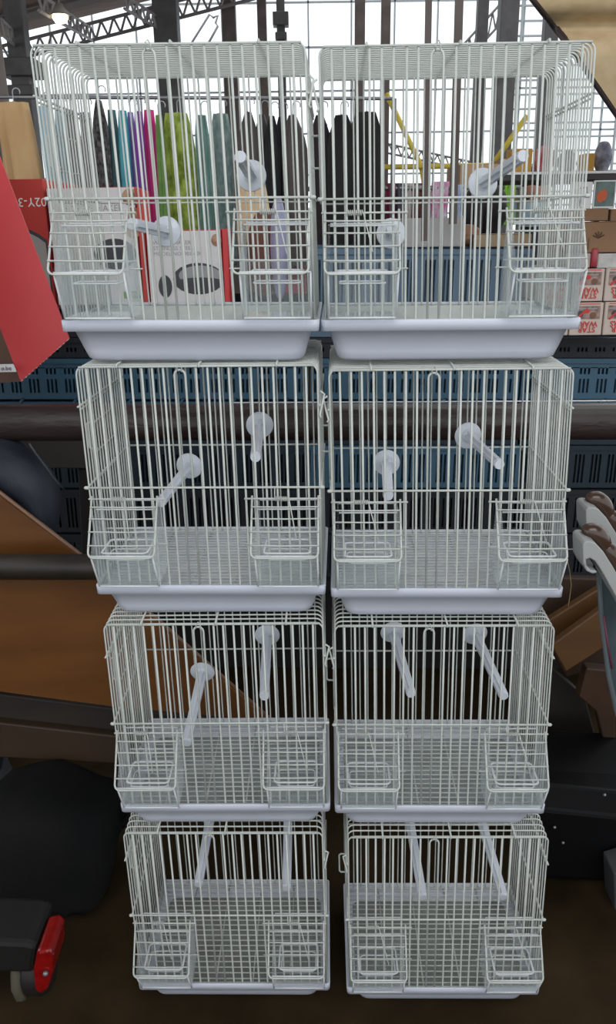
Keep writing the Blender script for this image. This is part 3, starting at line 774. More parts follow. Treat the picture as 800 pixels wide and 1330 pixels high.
lumpy('grey_bundle', 735, 226, .045, .05, YS + .06, mat('grey_cloth', (0.2, 0.2, 0.22), 0.9), 'grey cloth bundle on the shelf beside the red one', 'bundle', 5)

# ------------------------------------------------------------------ goods behind the right top cage
M_GREYBOX = mat('pale_grey_carton', (0.40, 0.38, 0.37), 0.6, c2=(0.45, 0.43, 0.42), scale=4)
faced_box('grey_carton', 524, 603, 283, 321, YC + .06, .2, M_GREYBOX, M_GREYBOX, 'pale grey carton standing on the tall grey blue crate', 'box')
for (px, y1, wpx, lab) in ((551, 313, 7, 'dark narrow strip hanging down in front of the pale grey carton, left one'), (588, 291, 9, 'dark narrow strip hanging down in front of the pale grey carton, right one')):
    a = P(px, y1, YC - .02); hh = P(px, -60, YC - .02).z - a.z; hw = wpx * .001
    tag(link('hanging_strip', MB().box(-hw, hw, -.004, .004, 0, hh).mesh('hanging_strip', M_STEELB, ), None, a, (0, -.012, 0)), lab, 'strip')
def cloth(name, px0, px1, py0, py1, Y, m_, label, cat='cloth', folds=3, amp=.012, seed=0, slope=0.0, thick=.012, hanger=False, group=None):
    """hanging cloth: a closed, folded sleeve of fabric with rounded shoulders"""
    rnd = random.Random(seed + int(px0)); A = P(px0, py1, Y); B = P(px1, py1, Y); T = P((px0 + px1) / 2, py0, Y)
    w_ = B.x - A.x; h_ = T.z - (A.z + B.z) / 2
    n = 28; rings = []; K = 14; ph = [rnd.uniform(0, 6.28) for _ in range(4)]
    for i in range(K + 1):
        f = i / K; z = h_ * f
        sl = 1.0
        if slope and f > .80: sl = 1 - slope * ((f - .80) / .20) ** 1.3
        sl *= 1 + .05 * math.sin(4 * f + ph[0])
        ring = []
        for j in range(n):
            a = 2 * PI * j / n; cx = math.copysign(abs(math.cos(a)) ** .8, math.cos(a)); sy = math.sin(a)
            fx = cx * folds
            fold = amp * math.sin(fx * PI + ph[1] + .7 * math.sin(3 * f + ph[2])) * (1.15 - .6 * f)
            ring.append(Vector((w_ / 2 + w_ / 2 * cx * sl + w_ * .04 * math.sin(5 * f + ph[3]), fold + thick * sy, z)))
        rings.append(ring)
    o = link(name, MB().loft(rings).mesh(name, m_, True), None, ((A.x), Y, (A.z + B.z) / 2))
    tag(o, label, cat, group)
    if hanger:
        b = MB(); x = w_ / 2
        b.tube([(x - w_ * .25, 0, h_ - .03), (x, 0, h_ + .005), (x, 0, h_ + .03)] + [(x + .012 - .012 * math.cos(a), 0, h_ + .03 + .012 * math.sin(a)) for a in [PI * q / 6 for q in range(1, 8)]], .0018, 5)
        b.tube([(x + w_ * .25, 0, h_ - .03), (x, 0, h_ + .005)], .0018, 5)
        link('hanger_hook', b.mesh('hanger_hook', M_MUNT, True), o)
    return o
M_FLORAL = mat('pink_white_floral_cloth', (0.55, 0.08, 0.28), 0.8, c2=(0.75, 0.68, 0.75), scale=28)
M_BLUEFL = mat('blue_white_cloth', (0.08, 0.18, 0.50), 0.8, c2=(0.6, 0.66, 0.75), scale=24)
lr0, lr1 = P(352, 246, 3.1), P(676, 243, 3.1)
t = thing('low_clothes_rack', (lr0.x, 3.1, 0), 'low chrome clothes rack behind the crates, seen between both stacks', 'rack')
M_CHROME = mat('grey_rail_tube', (0.25, 0.25, 0.26), 0.35, metal=.6)
link('top_tube', MB().tube([(0, 0, lr0.z), (lr1.x - lr0.x, 0, lr1.z)], .008, 10).mesh('top_tube', M_CHROME, True), t)
for x, z in ((0.0, lr0.z), (lr1.x - lr0.x, lr1.z)): link('upright', MB().tube([(x, 0, .02), (x, 0, z)], .009, 10).mesh('upright', M_CHROME, True), t)
cloth('floral_cloth', 558, 582, 236, 284, 3.1, M_FLORAL, 'pink and white floral cloth hanging above the pale grey carton')
cloth('blue_cloth', 583, 600, 240, 284, 3.1, M_BLUEFL, 'blue and white cloth hanging beside the pink floral cloth')
cloth('green_cloth', 650, 668, 236, 292, 3.1, mat('lime_cloth', (0.22, 0.48, 0.04), 0.8, c2=(0.30, 0.58, 0.08), scale=14), 'bright lime green cloth beside the masked person')
cloth('pink_cloth', 440, 462, 243, 325, 3.1, mat('pink_red_cloth', (0.62, 0.05, 0.16), 0.8, c2=(0.75, 0.15, 0.28), scale=12), 'pinkish red cloth hanging behind the right cage feeder')
faced_box('cardboard_box', 596, 650, 213, 252, 3.3, .3, mat('tan_card', (0.46, 0.30, 0.16), 0.7), M_CARD, 'tan cardboard box above the black bag behind the right cage')
faced_box('cardboard_box', 651, 682, 206, 233, 3.35, .3, mat('pale_tan_card', (0.60, 0.46, 0.28), 0.7), M_CARD, 'pale tan cardboard box left of the masked person')
lumpy('black_bag', 628, 308, .13, .14, 2.45, mat('black_cloth', (0.012, 0.010, 0.012), 0.8, c2=(0.03, 0.02, 0.025), scale=20), 'black cloth bag behind the right top cage', 'bag', 8)
lumpy('tan_bundle', 606, 318, .07, .05, 2.25, mat('tan_cloth', (0.38, 0.18, 0.10), 0.8, c2=(0.50, 0.30, 0.20), scale=20), 'tan cloth bundle in front of the black bag', 'bundle', 9)
faced_box('wooden_plank', 614, 690, 304, 321, 2.2, .12, mat('pale_plank', (0.42, 0.30, 0.18), 0.6, c2=(0.50, 0.37, 0.24), scale=10), M_CARD, 'pale plank lying along the crate top by the masked person', 'plank')
# coloured bits of stock far behind, between the black clothes and carton
rs = random.Random(5)
cl5 = [((.30, .04, .10), 'crimson'), ((.10, .10, .12), 'charcoal'), ((.55, .50, .46), 'beige'), ((.16, .07, .05), 'brown'), ((.40, .38, .42), 'light grey')]
for k, (cc, nm) in enumerate(cl5):
    px = 500 + k * 11
    cloth('folded_garment', px, px + 12, 238, 330, 3.1 + .004 * k, mat(nm + '_cloth', cc, .85), nm + ' garment on the low rack between black clothes and grey carton', 'garment', folds=2)
# yellow frame arms
M_YEL = mat('yellow_painted_tube', (0.62, 0.48, 0.06), 0.5)
yo = P(640, 216, 4.65); yo.z = 0
t = thing('yellow_frame', yo, 'yellow tubular stall frame far behind the right top cage', 'frame')
for nm, a, bb in (('slanting_tube', P(502, 122, 5.0), P(547, 216, 4.85)), ('slanting_tube', P(547, 216, 4.85), P(553, 250, 4.8)), ('slanting_tube', P(685, 150, 4.6), P(638, 216, 4.65)), ('level_tube', P(498, 217, 4.9), P(640, 215, 4.65)), ('upright', yo + Vector((0, 0, .01)), P(640, 215, 4.65))):
    link(nm, MB().tube([a - yo, bb - yo], .014, 10).mesh(nm, M_YEL, True), t)

# ------------------------------------------------------------------ clothes rail behind the left top cage
YD = 3.0
M_CHROME = mat('grey_rail_tube', (0.25, 0.25, 0.26), 0.35, metal=.6)
r0, r1 = P(-60, 126, YD), P(512, 128, YD)
t = thing('clothes_rail', (r0.x, YD, 0), 'long clothes rail carrying the coloured dresses behind the cages', 'rail')
link('top_tube', MB().tube([(0, 0, r0.z), (r1.x - r0.x, 0, r1.z)], .0055, 12).mesh('top_tube', M_CHROME, True), t)
for x, z in ((0.0, r0.z), (r1.x - r0.x, r1.z)): link('upright', MB().tube([(x, 0, .02), (x, 0, z)], .008, 12).mesh('upright', M_CHROME, True), t)
GM = [
 (14, 60, 133, 300, 'tan_wood_print', (0.50, 0.30, 0.13), (0.62, 0.42, 0.22), 5, 'tan and beige patterned dress at the left end of the rail', .1),
 (-14, 13, 150, 300, 'black_wool', (0.02, 0.02, 0.022), (0.04, 0.04, 0.045), 8, 'black coat at the far left end of the rail', .2),
 (66, 84, 138, 300, 'pale_blue_fabric', (0.30, 0.48, 0.56), (0.36, 0.55, 0.62), 8, 'pale blue garment seen through the left cage side, first of the pair', .3),
 (85, 101, 142, 300, 'pale_blue_silk', (0.34, 0.52, 0.60), (0.40, 0.60, 0.68), 8, 'lighter pale blue garment beside a charcoal one, second of the pair', .3),
 (102, 118, 144, 320, 'charcoal_fabric', (0.06, 0.06, 0.065), (0.09, 0.09, 0.095), 10, 'charcoal garment right of the pale blue pair', .3),
 (119, 134, 146, 320, 'plum_grey_fabric', (0.11, 0.095, 0.11), (0.15, 0.13, 0.15), 10, 'plum grey plain garment left of the speckled black one', .3),
 (135, 156, 130, 330, 'black_speckled_fabric', (0.012, 0.012, 0.014), (0.16, 0.15, 0.15), 70, 'black dress speckled with grey dots, taller than its neighbours', .75),
 (153, 167, 143, 330, 'teal_grey_fabric', (0.07, 0.16, 0.17), (0.12, 0.24, 0.24), 30, 'dark teal grey lacy dress beside the black speckled dress', .3),
 (166, 180, 144, 330, 'turquoise_fabric', (0.04, 0.30, 0.38), (0.10, 0.42, 0.50), 12, 'turquoise dress left of the lilac and purple ones', .3),
 (179, 188, 146, 330, 'lilac_fabric', (0.22, 0.16, 0.55), (0.34, 0.28, 0.66), 12, 'lilac blue dress between turquoise and purple', .3),
 (187, 199, 145, 330, 'purple_fabric', (0.18, 0.035, 0.28), (0.26, 0.06, 0.38), 10, 'deep purple dress left of the hot pink one', .3),
 (198, 214, 143, 330, 'hot_pink_fabric', (0.66, 0.03, 0.18), (0.70, 0.05, 0.30), 10, 'hot pink dress beside the lime green one', .3),
 (212, 223, 150, 330, 'moss_fabric', (0.12, 0.26, 0.06), (0.20, 0.36, 0.10), 20, 'moss green narrow garment between pink and lime dresses', .3),
 (221, 263, 147, 345, 'lime_pattern_fabric', (0.14, 0.20, 0.015), (0.48, 0.62, 0.12), 26, 'wide lime green dress with a dark leafy pattern', .35),
 (262, 281, 150, 345, 'seafoam_fabric', (0.12, 0.24, 0.21), (0.20, 0.33, 0.29), 22, 'seafoam green dress right of the lime one', .35),
 (280, 308, 148, 345, 'grey_green_speckled_fabric', (0.12, 0.20, 0.19), (0.26, 0.34, 0.32), 45, 'grey green speckled dress, last of the bright dresses', .35),
 (314, 342, 146, 345, 'taupe_fabric', (0.09, 0.078, 0.075), (0.12, 0.10, 0.10), 10, 'dark taupe jacket right of the gap in the rail', .7),
 (334, 357, 149, 345, 'warm_grey_fabric', (0.065, 0.058, 0.058), (0.09, 0.08, 0.08), 10, 'warm dark grey jacket, second right of the gap', .7),
 (347, 368, 151, 345, 'black_fabric', (0.010, 0.010, 0.013), (0.018, 0.018, 0.02), 10, 'black jacket, third right of the gap in the rail', .7),
 (359, 379, 152, 345, 'blue_black_fabric', (0.015, 0.015, 0.022), (0.03, 0.03, 0.04), 10, 'blue black jacket, fourth right of the gap in the rail', .7),
 (368, 400, 150, 345, 'brown_grey_fabric', (0.085, 0.072, 0.066), (0.11, 0.095, 0.09), 10, 'brownish grey jacket beside the cage gap', .7),
 (402, 434, 150, 345, 'dark_plum_fabric', (0.03, 0.022, 0.028), (0.045, 0.033, 0.04), 10, 'dark jacket seen through the gap between both stacks', .7),
 (424, 462, 150, 345, 'jet_fabric', (0.012, 0.011, 0.012), (0.02, 0.018, 0.02), 10, 'jet black coat behind the right top cage, left one', .6),
 (450, 499, 146, 345, 'soft_black_fabric', (0.017, 0.015, 0.015), (0.028, 0.025, 0.025), 10, 'soft black wide coat with pointed shoulders, right end of rail', .5)]
for k, (a, bb, y0, y1, mn, c1, c2_, sc, lab, slope) in enumerate(GM):
    cloth('dress' if k in (0,) or 6 <= k <= 15 else 'jacket' if k >= 16 else 'garment', a, bb, y0, y1, YD + (.04 if k % 2 else -.02), mat(mn, c1, .85, c2=c2_, scale=sc), lab,
          'dress' if k == 0 or 6 <= k <= 15 else 'garment', folds=2 + (bb - a) / 14, amp=.012 if bb - a > 18 else .007, seed=k, slope=slope, thick=.02, hanger=True, group='clothes on the rail behind the cages')
ZL = P(265, 396, YC).z + .002
lumpy('cream_cushion', 330, 296, .095, .33, 2.36, mat('cream_fabric', (0.62, 0.44, 0.24), 0.8, c2=(0.68, 0.50, 0.30), scale=12), 'cream coloured padded cushion behind the left cage perch', 'cushion', 11, zb=ZL)
lumpy('brown_bundle', 343, 330, .09, .215, 2.25, mat('brown_cloth', (0.08, 0.03, 0.025), 0.8, c2=(0.16, 0.07, 0.05), scale=20), 'dark brown bundle in front of the cream cushion', 'bundle', 12, zb=ZL)
lumpy('lilac_bottle', 363, 345, .045, .245, 2.18, mat('lilac_plastic', (0.28, 0.28, 0.42), 0.4), 'lilac grey rounded bottle in front of the red jacket', 'bottle', 13, amp=.02, zb=ZL)
cloth('red_jacket', 360, 396, 243, 410, 3.1, mat('dark_red_cloth', (0.34, 0.02, 0.04), 0.8, c2=(0.42, 0.03, 0.06), scale=8), 'dark red jacket hanging low behind the left cage feeder', 'garment', slope=.2)
# bent wire above the left top cage
b = MB(); A0 = P(249, 55.5, 1.045)
b.tube([Vector((0, 0, 0))] + [P(x, y, 1.05) - A0 for x, y in ((272, 19), (277, 23), (283, 20), (280, 30), (283, 34), (271, 55.5))], .0013, 6)
tag(link('bent_wire', b.mesh('bent_wire', mat('grey_wire', (0.2, 0.2, 0.22), .4), True), None, A0), 'bent grey wire sticking up from the top of the left topmost cage', 'wire')

# ------------------------------------------------------------------ curved tan board at the upper right
M_PLY = mat('tan_plywood', (0.42, 0.31, 0.17), 0.6, c2=(0.50, 0.38, 0.23), scale=35, detail=6, spec=.2)
t = thing('curved_board', P(800, 60, 1.6), 'tan curved plywood board hanging into the upper right corner', 'board')
pa = [(694, -4), (716, 24), (742, 58), (770, 98), (800, 142), (840, 200)]
fr_, bk_ = [], []
rows_ = []
for (x, y) in pa:
    row = []
    for q in range(9):
        px = x + (960 - x) * q / 8
        row.append((px, y))
    rows_.append(row)
def ply_pt(px, py):
    crease = .05 * math.exp(-((py - 34) / 16.0) ** 2)
    return P(px, py, 1.6 + crease + max(0, py - 50) * .0004) - t.location
ys_ = [-60, -30, -4, 8, 18, 26, 34, 42, 50, 60, 75, 95, 118, 142, 170, 200]
def edge_x(y):
    for (x0, y0), (x1, y1) in zip([(640, -70)] + pa, pa):
        if y0 <= y <= y1 and y1 > y0: return x0 + (x1 - x0) * (y - y0) / (y1 - y0)
    return pa[0][0]
vs = []; nq = 7
for y in ys_:
    e = edge_x(y)
    for q in range(nq): vs.append(ply_pt(e + (980 - e) * q / (nq - 1), y))
N = len(vs); vs += [v + Vector((0, .014, 0)) for v in vs]; fs = []
R_ = len(ys_)
for i in range(R_ - 1):
    for q in range(nq - 1):
        a = i * nq + q; fs.append((a, a + 1, a + nq + 1, a + nq)); fs.append((a + N, a + nq + N, a + nq + 1 + N, a + 1 + N))
link('board_sheet', MB().add(vs, fs).mesh('sheet', M_PLY, True), t)
ed = [ply_pt(edge_x(y) - 1, y) + Vector((0, .007, 0)) for y in ys_]
link('dark_edge_band', MB().tube(ed, .0062, 6).mesh('edge', mat('dark_brown_edge', (0.035, 0.022, 0.022), 0.5), True), t)

# ------------------------------------------------------------------ wooden panel, planks and dark things at the left
M_ORANGE = mat('orange_brown_wood', (0.10, 0.034, 0.006), 0.42, c2=(0.165, 0.062, 0.012), scale=7, detail=6, stretch=(.5, 1, 2.5), kind='noise', bump=.05)
YP = 1.40
pp = [P(-120, 556, YP), P(0, 645, YP), P(95, 718, YP), P(205, 810, YP), P(348, 936, YP), P(150, 918, YP), P(0, 898, YP), P(-120, 884, YP)]
t = thing('wooden_board', pp[6], 'orange brown wooden panel with a long slanting top edge', 'board')
link('panel_board', MB().prism([p - t.location for p in pp], (0, .018, 0)).mesh('board', M_ORANGE), t)
ed = [P(-120, 555, YP) - t.location, P(0, 644, YP) - t.location, P(95, 717, YP) - t.location, P(205, 809, YP) - t.location, P(349, 936, YP) - t.location]
link('pale_edge_trim', MB().tube([p + Vector((0, .009, 0)) for p in ed], .0042, 6).mesh('trim', mat('pale_worn_wood', (0.22, 0.12, 0.07), 0.4), True), t)
M_RECESS = mat('recess_shade', (0.012, 0.008, 0.005), 0.7, c2=(0.020, 0.013, 0.008), scale=6, stretch=(1, 1, 4))
def slab(name, pts, Y, th_, m_, label, cat, trim=None):
    q = [P(x, y, Y) for x, y in pts]
    o = link(name, MB().prism([p - q[0] for p in q], (0, th_, 0)).mesh(name, m_), None, q[0], bevel=.003)
    return tag(o, label, cat)
slab('recess_shade_strip', [(-120, 890), (0, 902), (150, 921), (350, 940), (350, 972), (150, 955), (0, 938), (-120, 926)], YP + .03, .03, M_RECESS, 'dark strip painting the shaded recess below the orange wooden panel', 'rail')  # dark strip stands in for the shade of the recess
slab('wooden_beam', [(-120, 928), (0, 939), (150, 956), (170, 958), (170, 993), (0, 984), (-120, 978)], YP + .01, .05, mat('mid_brown_wood', (0.024, 0.012, 0.004), .6, c2=(0.038, 0.020, 0.007), scale=5), 'brown wooden beam below the dark recess strip at the left', 'beam')
M_BLACKF = mat('black_tarpaulin', (0.004, 0.0045, 0.005), 0.9, c2=(0.010, 0.0095, 0.009), scale=6, bump=.8, detail=8, spec=.15)
slab('grey_board', [(18, 566), (119, 566), (119, 609), (18, 608)], 1.85, .02, mat('dusty_grey_brown_board', (0.035, 0.030, 0.025), .8, c2=(0.05, 0.043, 0.036), scale=6), 'dusty grey brown board just under the brown pipe at the left', 'board')
slab('dark_post', [(101, 609), (119, 609), (134, 958), (117, 958)], 1.86, .03, mat('dark_brown_post', (0.012, 0.008, 0.007), .7), 'dark brown post between the person and the second left cage', 'post')
# folded black tarpaulin lying below the beam
def heap(name, pts, Y0, Y1, m_, label, cat, seed=0):
    """soft covered heap: front outline pts (px,py) at Y0, receding to Y1 and reaching the ground"""
    rnd = random.Random(seed); top = [P(x, y, Y0) for x, y in pts]; o0 = Vector((top[0].x, Y0, 0)); rings = []
    for q, dy, s_ in ((0, -.05, 0.02), (1, -.02, .5), (2, 0, .93), (3, .05, 1.0), (4, (Y1 - Y0) * .5, 1.0), (5, (Y1 - Y0), .9), (6, (Y1 - Y0), .02)):
        rings.append([Vector((p.x, Y0 + dy + rnd.uniform(-.01, .01), max(.004, p.z * s_) + (rnd.uniform(-.008, .008) if s_ > .1 else .01))) - o0 for p in top])
    n = len(top); vs = [v for r in rings for v in r]; fs = []
    for i in range(len(rings) - 1):
        for k in range(n - 1): fs.append((i * n + k, i * n + k + 1, (i + 1) * n + k + 1, (i + 1) * n + k))
    fs.append(tuple(i * n for i in range(len(rings)))); fs.append(tuple(reversed([i * n + n - 1 for i in range(len(rings))]))); fs.append(tuple([k for k in range(n)] + [(len(rings) - 1) * n + k for k in reversed(range(n))]))
    o = link(name, MB().add(vs, fs).mesh(name, m_, True), None, o0, subd=1)
    return tag(o, label, cat)
heap('black_tarpaulin', [(-60, 1075), (0, 1065), (40, 1055), (75, 1070), (110, 1088), (140, 1078)], 1.22, 1.46, M_BLACKF, 'black folded tarpaulin heap below the wooden beam at the left', 'tarpaulin', 2)
tag(link('black_strap', (lambda A0: MB().tube([P(x, y, 1.34) - A0 for x, y in ((118, 1035), (117, 1058), (124, 1074), (140, 1080), (155, 1074), (168, 1060), (180, 1042))], .0085, 10).mesh('black_strap', mat('black_rubber', (0.010, 0.010, 0.011), 0.3), True))(P(118, 1035, 1.34)), None, P(118, 1035, 1.34)), 'glossy black rubber hose loop beside the left cages', 'hose')
# red tail lamp on a dark housing
YT = 0.97
c = P(46, 1268, YT)
t = thing('tail_lamp', c, 'glossy red lamp on a dark grey housing at the lower left', 'lamp')
def L(px, py, dy=0.0): return P(px, py, YT) + Vector((0, dy, 0)) - c
ln = [L(47, 1236), L(62, 1233), L(69, 1240), L(69, 1262), L(62, 1286), L(52, 1293), L(45, 1288), L(42, 1262)]
link('red_lens', MB().prism(ln, (0, .07, 0)).mesh('lens', mat('red_lens', (0.16, 0.003, 0.003), 0.15, c2=(0.26, 0.006, 0.006), scale=40)), t, bevel=.008)
link('housing', MB().prism([L(-60, 1228, .01), L(30, 1232, .01), L(46, 1236, .01), L(42, 1262, .01), L(42, 1272, .01), L(0, 1272, .01), L(-60, 1268, .01)], (0, .09, 0)).mesh('housing', mat('dark_grey_plastic', (0.011, 0.010, 0.0095), 0.55, spec=.3)), t, bevel=.008)
link('lens_stud', MB().lathe([(.004, 0), (.004, -.004), (.002, -.006)], 10, (0, 0, 0), 'y').mesh('stud', M_CHROME, True), t, L(60, 1262, -.001))
link('pale_tyre', MB().tube([L(12, 1272, .03), L(16, 1280, .02), L(18, 1295, .015), L(22, 1306, .015), L(27, 1312, .02)], [.006, .009, .009, .008, .004], 8).mesh('tyre', mat('dusty_cream_rubber', (0.07, 0.065, 0.04), 0.8), True), t)
link('shadowed_wheel', MB().lathe([(.01, -.02), (.036, -.02), (.042, -.012), (.042, .012), (.036, .02), (.01, .02)], 20, L(38, 1290, .05), 'x').mesh('wheel', mat('dark_rubber', (0.01, 0.006, 0.006), .6), True), t)

# ------------------------------------------------------------------ right: grey curved arms, brown boards, black bodywork
M_GREYPL = mat('pale_grey_plastic', (0.30, 0.31, 0.30), 0.45, c2=(0.35, 0.36, 0.35), scale=5)
M_KNOB = mat('glossy_brown_wood', (0.050, 0.026, 0.018), 0.18, c2=(0.08, 0.045, 0.03), scale=10)
YA = 1.0
def bez(ps, n=14):
    out = []
    for i in range(n + 1):
        u = i / n; q = [Vector(p) for p in ps]
        while len(q) > 1: q = [a.lerp(b_, u) for a, b_ in zip(q, q[1:])]
        out.append(q[0])
    return out
def arm(dx, dy, Y, lab):
    c = P(762 + dx, 700 + dy, Y)
    t = thing('folded_chair', c, lab, 'chair')
    def Q(x, y): return P(x + dx, y + dy, Y) - c
    outer = [(757, 712), (757, 707), (760, 703.5), (766, 703), (774, 706), (784, 717), (796, 736), (812, 765), (830, 800)]
    inner = [(830, 830), (812, 795), (800, 775), (790, 757), (781, 741), (773, 729), (766, 725), (761, 727), (762, 735), (768, 741), (774, 741), (776, 744), (770, 745.5), (762, 742), (757.5, 732)]
    link('arm_band', MB().prism([Q(x, y) for x, y in outer + inner], (0, .045, 0)).mesh('arm', M_GREYPL), t, bevel=.0015)
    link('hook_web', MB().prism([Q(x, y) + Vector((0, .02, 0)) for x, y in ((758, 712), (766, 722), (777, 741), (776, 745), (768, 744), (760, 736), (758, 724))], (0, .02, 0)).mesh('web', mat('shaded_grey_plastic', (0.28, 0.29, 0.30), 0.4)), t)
    link('brown_grip', MB().tube([q_ + Vector((0, .03, 0)) for q_ in bez([Q(768, 704), Q(780, 694), Q(792, 708), Q(797, 726)])], [.004 + .0085 * math.sin(PI * (.08 + .84 * i / 14)) ** .6 for i in range(15)], 16).mesh('grip', M_KNOB, True), t)
    link('brown_grip', MB().tube([q_ + Vector((0, .03, 0)) for q_ in bez([Q(792, 722), Q(803, 722), Q(816, 745), Q(825, 775)])], [.004 + .009 * math.sin(PI * (.08 + .84 * i / 14)) ** .6 for i in range(15)], 16).mesh('grip', M_KNOB, True), t)
    return t
arm(4, -44, YA + .09, 'folded chair showing a pale grey curved arm with brown grip, upper one')
arm(0, 0, YA, 'folded chair showing a pale grey curved arm with brown grip, lower one')
c = P(778, 745, YA + .06)
t = thing('printed_panel', c, 'blue grey printed fabric panel hanging under the lower grey arm', 'fabric panel')
q = [P(777, 742, YA + .06), P(830, 742, YA + .06), P(830, 990, YA + .06), P(803, 930, YA + .06), P(792, 880, YA + .06), P(783, 810, YA + .06)]
link('fabric', MB().prism([p - c for p in q], (0, .006, 0)).mesh('fabric', mat('teal_print_fabric', (0.025, 0.045, 0.055), 0.6, c2=(0.075, 0.10, 0.11), scale=14, detail=6)), t)
link('piped_edge', MB().tube([P(x, y, YA + .055) - c for x, y in ((777, 742), (781, 800), (790, 875), (801, 925), (815, 965))], .0035, 8).mesh('edge', mat('grey_piping', (0.09, 0.11, 0.12), 0.5), True), t)
link('pink_stripe', MB().tube([P(x, y, YA + .052) - c for x, y in ((784, 800), (789, 835), (795, 868))], .0016, 6).mesh('stripe', mat('pink_print', (0.14, 0.03, 0.06), 0.6), True), t)
YB = 1.55
M_DBR = mat('deep_brown_board', (0.025, 0.011, 0.004), 0.6, c2=(0.042, 0.019, 0.007), scale=5)  # plain dark brown tone with noise
slab('brown_board', [(660, 748), (840, 754), (840, 850), (735, 880), (712, 838), (660, 800)], YB + .12, .02, M_DBR, 'dark brown board behind the slanting planks at the right', 'board')
M_PLK = mat('tan_brown_plank', (0.075, 0.032, 0.008), 0.5, c2=(0.115, 0.052, 0.014), scale=5, stretch=(1, 1, 3))
slab('slanting_plank', [(690, 820), (782, 762), (800, 770), (800, 778), (716, 838), (700, 850)], YB + .06, .02, M_PLK, 'narrow brown plank slanting up behind the right cages, upper one', 'plank')
slab('slanting_plank', [(716, 838), (788, 786), (830, 770), (830, 812), (735, 873)], YB, .02, M_PLK, 'wide brown plank slanting up behind the right cages, lower one', 'plank')
slab('upright_plank', [(762, 868), (800, 872), (800, 960), (784, 962), (775, 925), (752, 905)], YB, .03, mat('orange_dark_plank', (0.018, 0.007, 0.002), .6, c2=(0.050, 0.019, 0.005), scale=6), 'dim orange brown upright plank at the right edge', 'plank')
slab('upright_plank', [(690, 842), (760, 905), (775, 962), (690, 962)], YB + .1, .02, mat('very_dark_board', (0.007, 0.005, 0.003), .6, c2=(0.014, 0.009, 0.006), scale=6), 'nearly black board left of the dim orange plank', 'board')
M_GLBLACK = mat('satin_black_bodywork', (0.003, 0.003, 0.0035), 0.45, spec=.15)
pipe('black_bar', P(640, 978, 1.66), P(860, 976, 1.66), .017, M_GLBLACK, 'black level bar below the dim orange plank', 'bar')
b = MB(); c = P(760, 1040, 1.35); rings = []
for px in (690, 720, 760, 800, 840, 880):
    dyp = (px - 690) * .10
    a0 = P(px, 1000 + dyp * .5, 1.42) - c; a1 = P(px, 1016 + dyp, 1.36) - c; a2 = P(px, 1050 + dyp, 1.32) - c; a3 = P(px, 1140 + dyp * .5, 1.31) - c
    rings.append([a0, a1, a2, a3, a3 + Vector((0, .15, 0)), a0 + Vector((0, .15, 0))])
t = thing('bodywork_panel', c, 'satin black sloping bodywork panel low at the right edge', 'panel')
link('shell', b.loft(rings).mesh('shell', M_GLBLACK), t, bevel=.006)
for px, py in ((720, 1074), (731, 1094), (785, 1032)):
    link('rivet', MB().lathe([(.001, -.004), (.003, -.002), (.003, .0)], 8, (0, 0, 0), 'y').mesh('rivet', M_CHROME, True), t, P(px, py, 1.312) - c)
slab('pale_bag_edge', [(797, 1135), (830, 1125), (830, 1200), (799, 1195)], 1.25, .06, mat('dim_grey_bag', (0.05, 0.05, 0.055), 0.7), 'dim grey bag corner at the far right edge', 'bag')
# thin wisp of dry straw caught under the second right cage
A0 = P(736, 724, 1.06)
tag(link('straw', MB().tube([Vector((0, 0, 0))] + [P(x, y, 1.06) - A0 for x, y in ((740, 742), (742, 760), (740, 775), (738, 788))], .0006, 4).mesh('straw', mat('straw', (0.30, 0.22, 0.10), .7), True), None, A0), 'thin straw hanging beside the second right cage', 'straw')

# ------------------------------------------------------------------ people
def skin(name, joints, edges, radii, m_, parent, subd=2, root=0):
    me = bpy.data.meshes.new(name); me.from_pydata([tuple(j) for j in joints], edges, [])
    me.materials.append(m_)
    o = link(name, me, parent)
    s_ = o.modifiers.new('skin', 'SKIN'); s_.use_smooth_shade = True
    for i, r in enumerate(radii):
        me.skin_vertices[0].data[i].radius = (r, r) if not isinstance(r, tuple) else r
        me.skin_vertices[0].data[i].use_root = (i == root)
    sd = o.modifiers.new('subd', 'SUBSURF'); sd.levels = subd; sd.render_levels = subd
    return o
M_SKIN = mat('skin', (0.42, 0.22, 0.15), 0.55, c2=(0.48, 0.26, 0.18), scale=10)
M_HAIR = mat('dark_hair', (0.018, 0.012, 0.010), 0.6, c2=(0.035, 0.024, 0.018), scale=60)
def head_mesh(sc=1.0):
    """ovoid head with brow, nose, cheeks and chin, facing -y; z=0 at the chin"""
    n, K = 24, 18; rings = []
    prof = [(0, .020), (.012, .038), (.03, .050), (.055, .060), (.085, .068), (.115, .074), (.145, .077), (.175, .075), (.20, .064), (.218, .045), (.228, .018)]
    for z, r in prof:
        ring = []
        for j in range(n):
            a = 2 * PI * j / n; x = r * math.cos(a); y = r * 1.22 * math.sin(a) + .008
            if y < 0:
                ax = abs(x)
                if .075 < z < .11 and ax < .016: y -= .018 * (1 - ax / .016) + .004
                if .11 < z < .13 and ax < .045 and ax > .008: y += .006
                if .13 < z < .15 and ax < .05: y -= .004
                if z < .03 and ax < .02: y -= .006
            ring.append(Vector((x, y, z)) * sc)
        rings.append(ring)
    return MB().loft(rings)
Yp = 3.7
c = P(686, 300, Yp)
t = thing('person', (c.x, Yp, 0), 'person with short dark hair and pale blue face mask', 'person')
zc = P(686, 296, Yp).z   # chin height
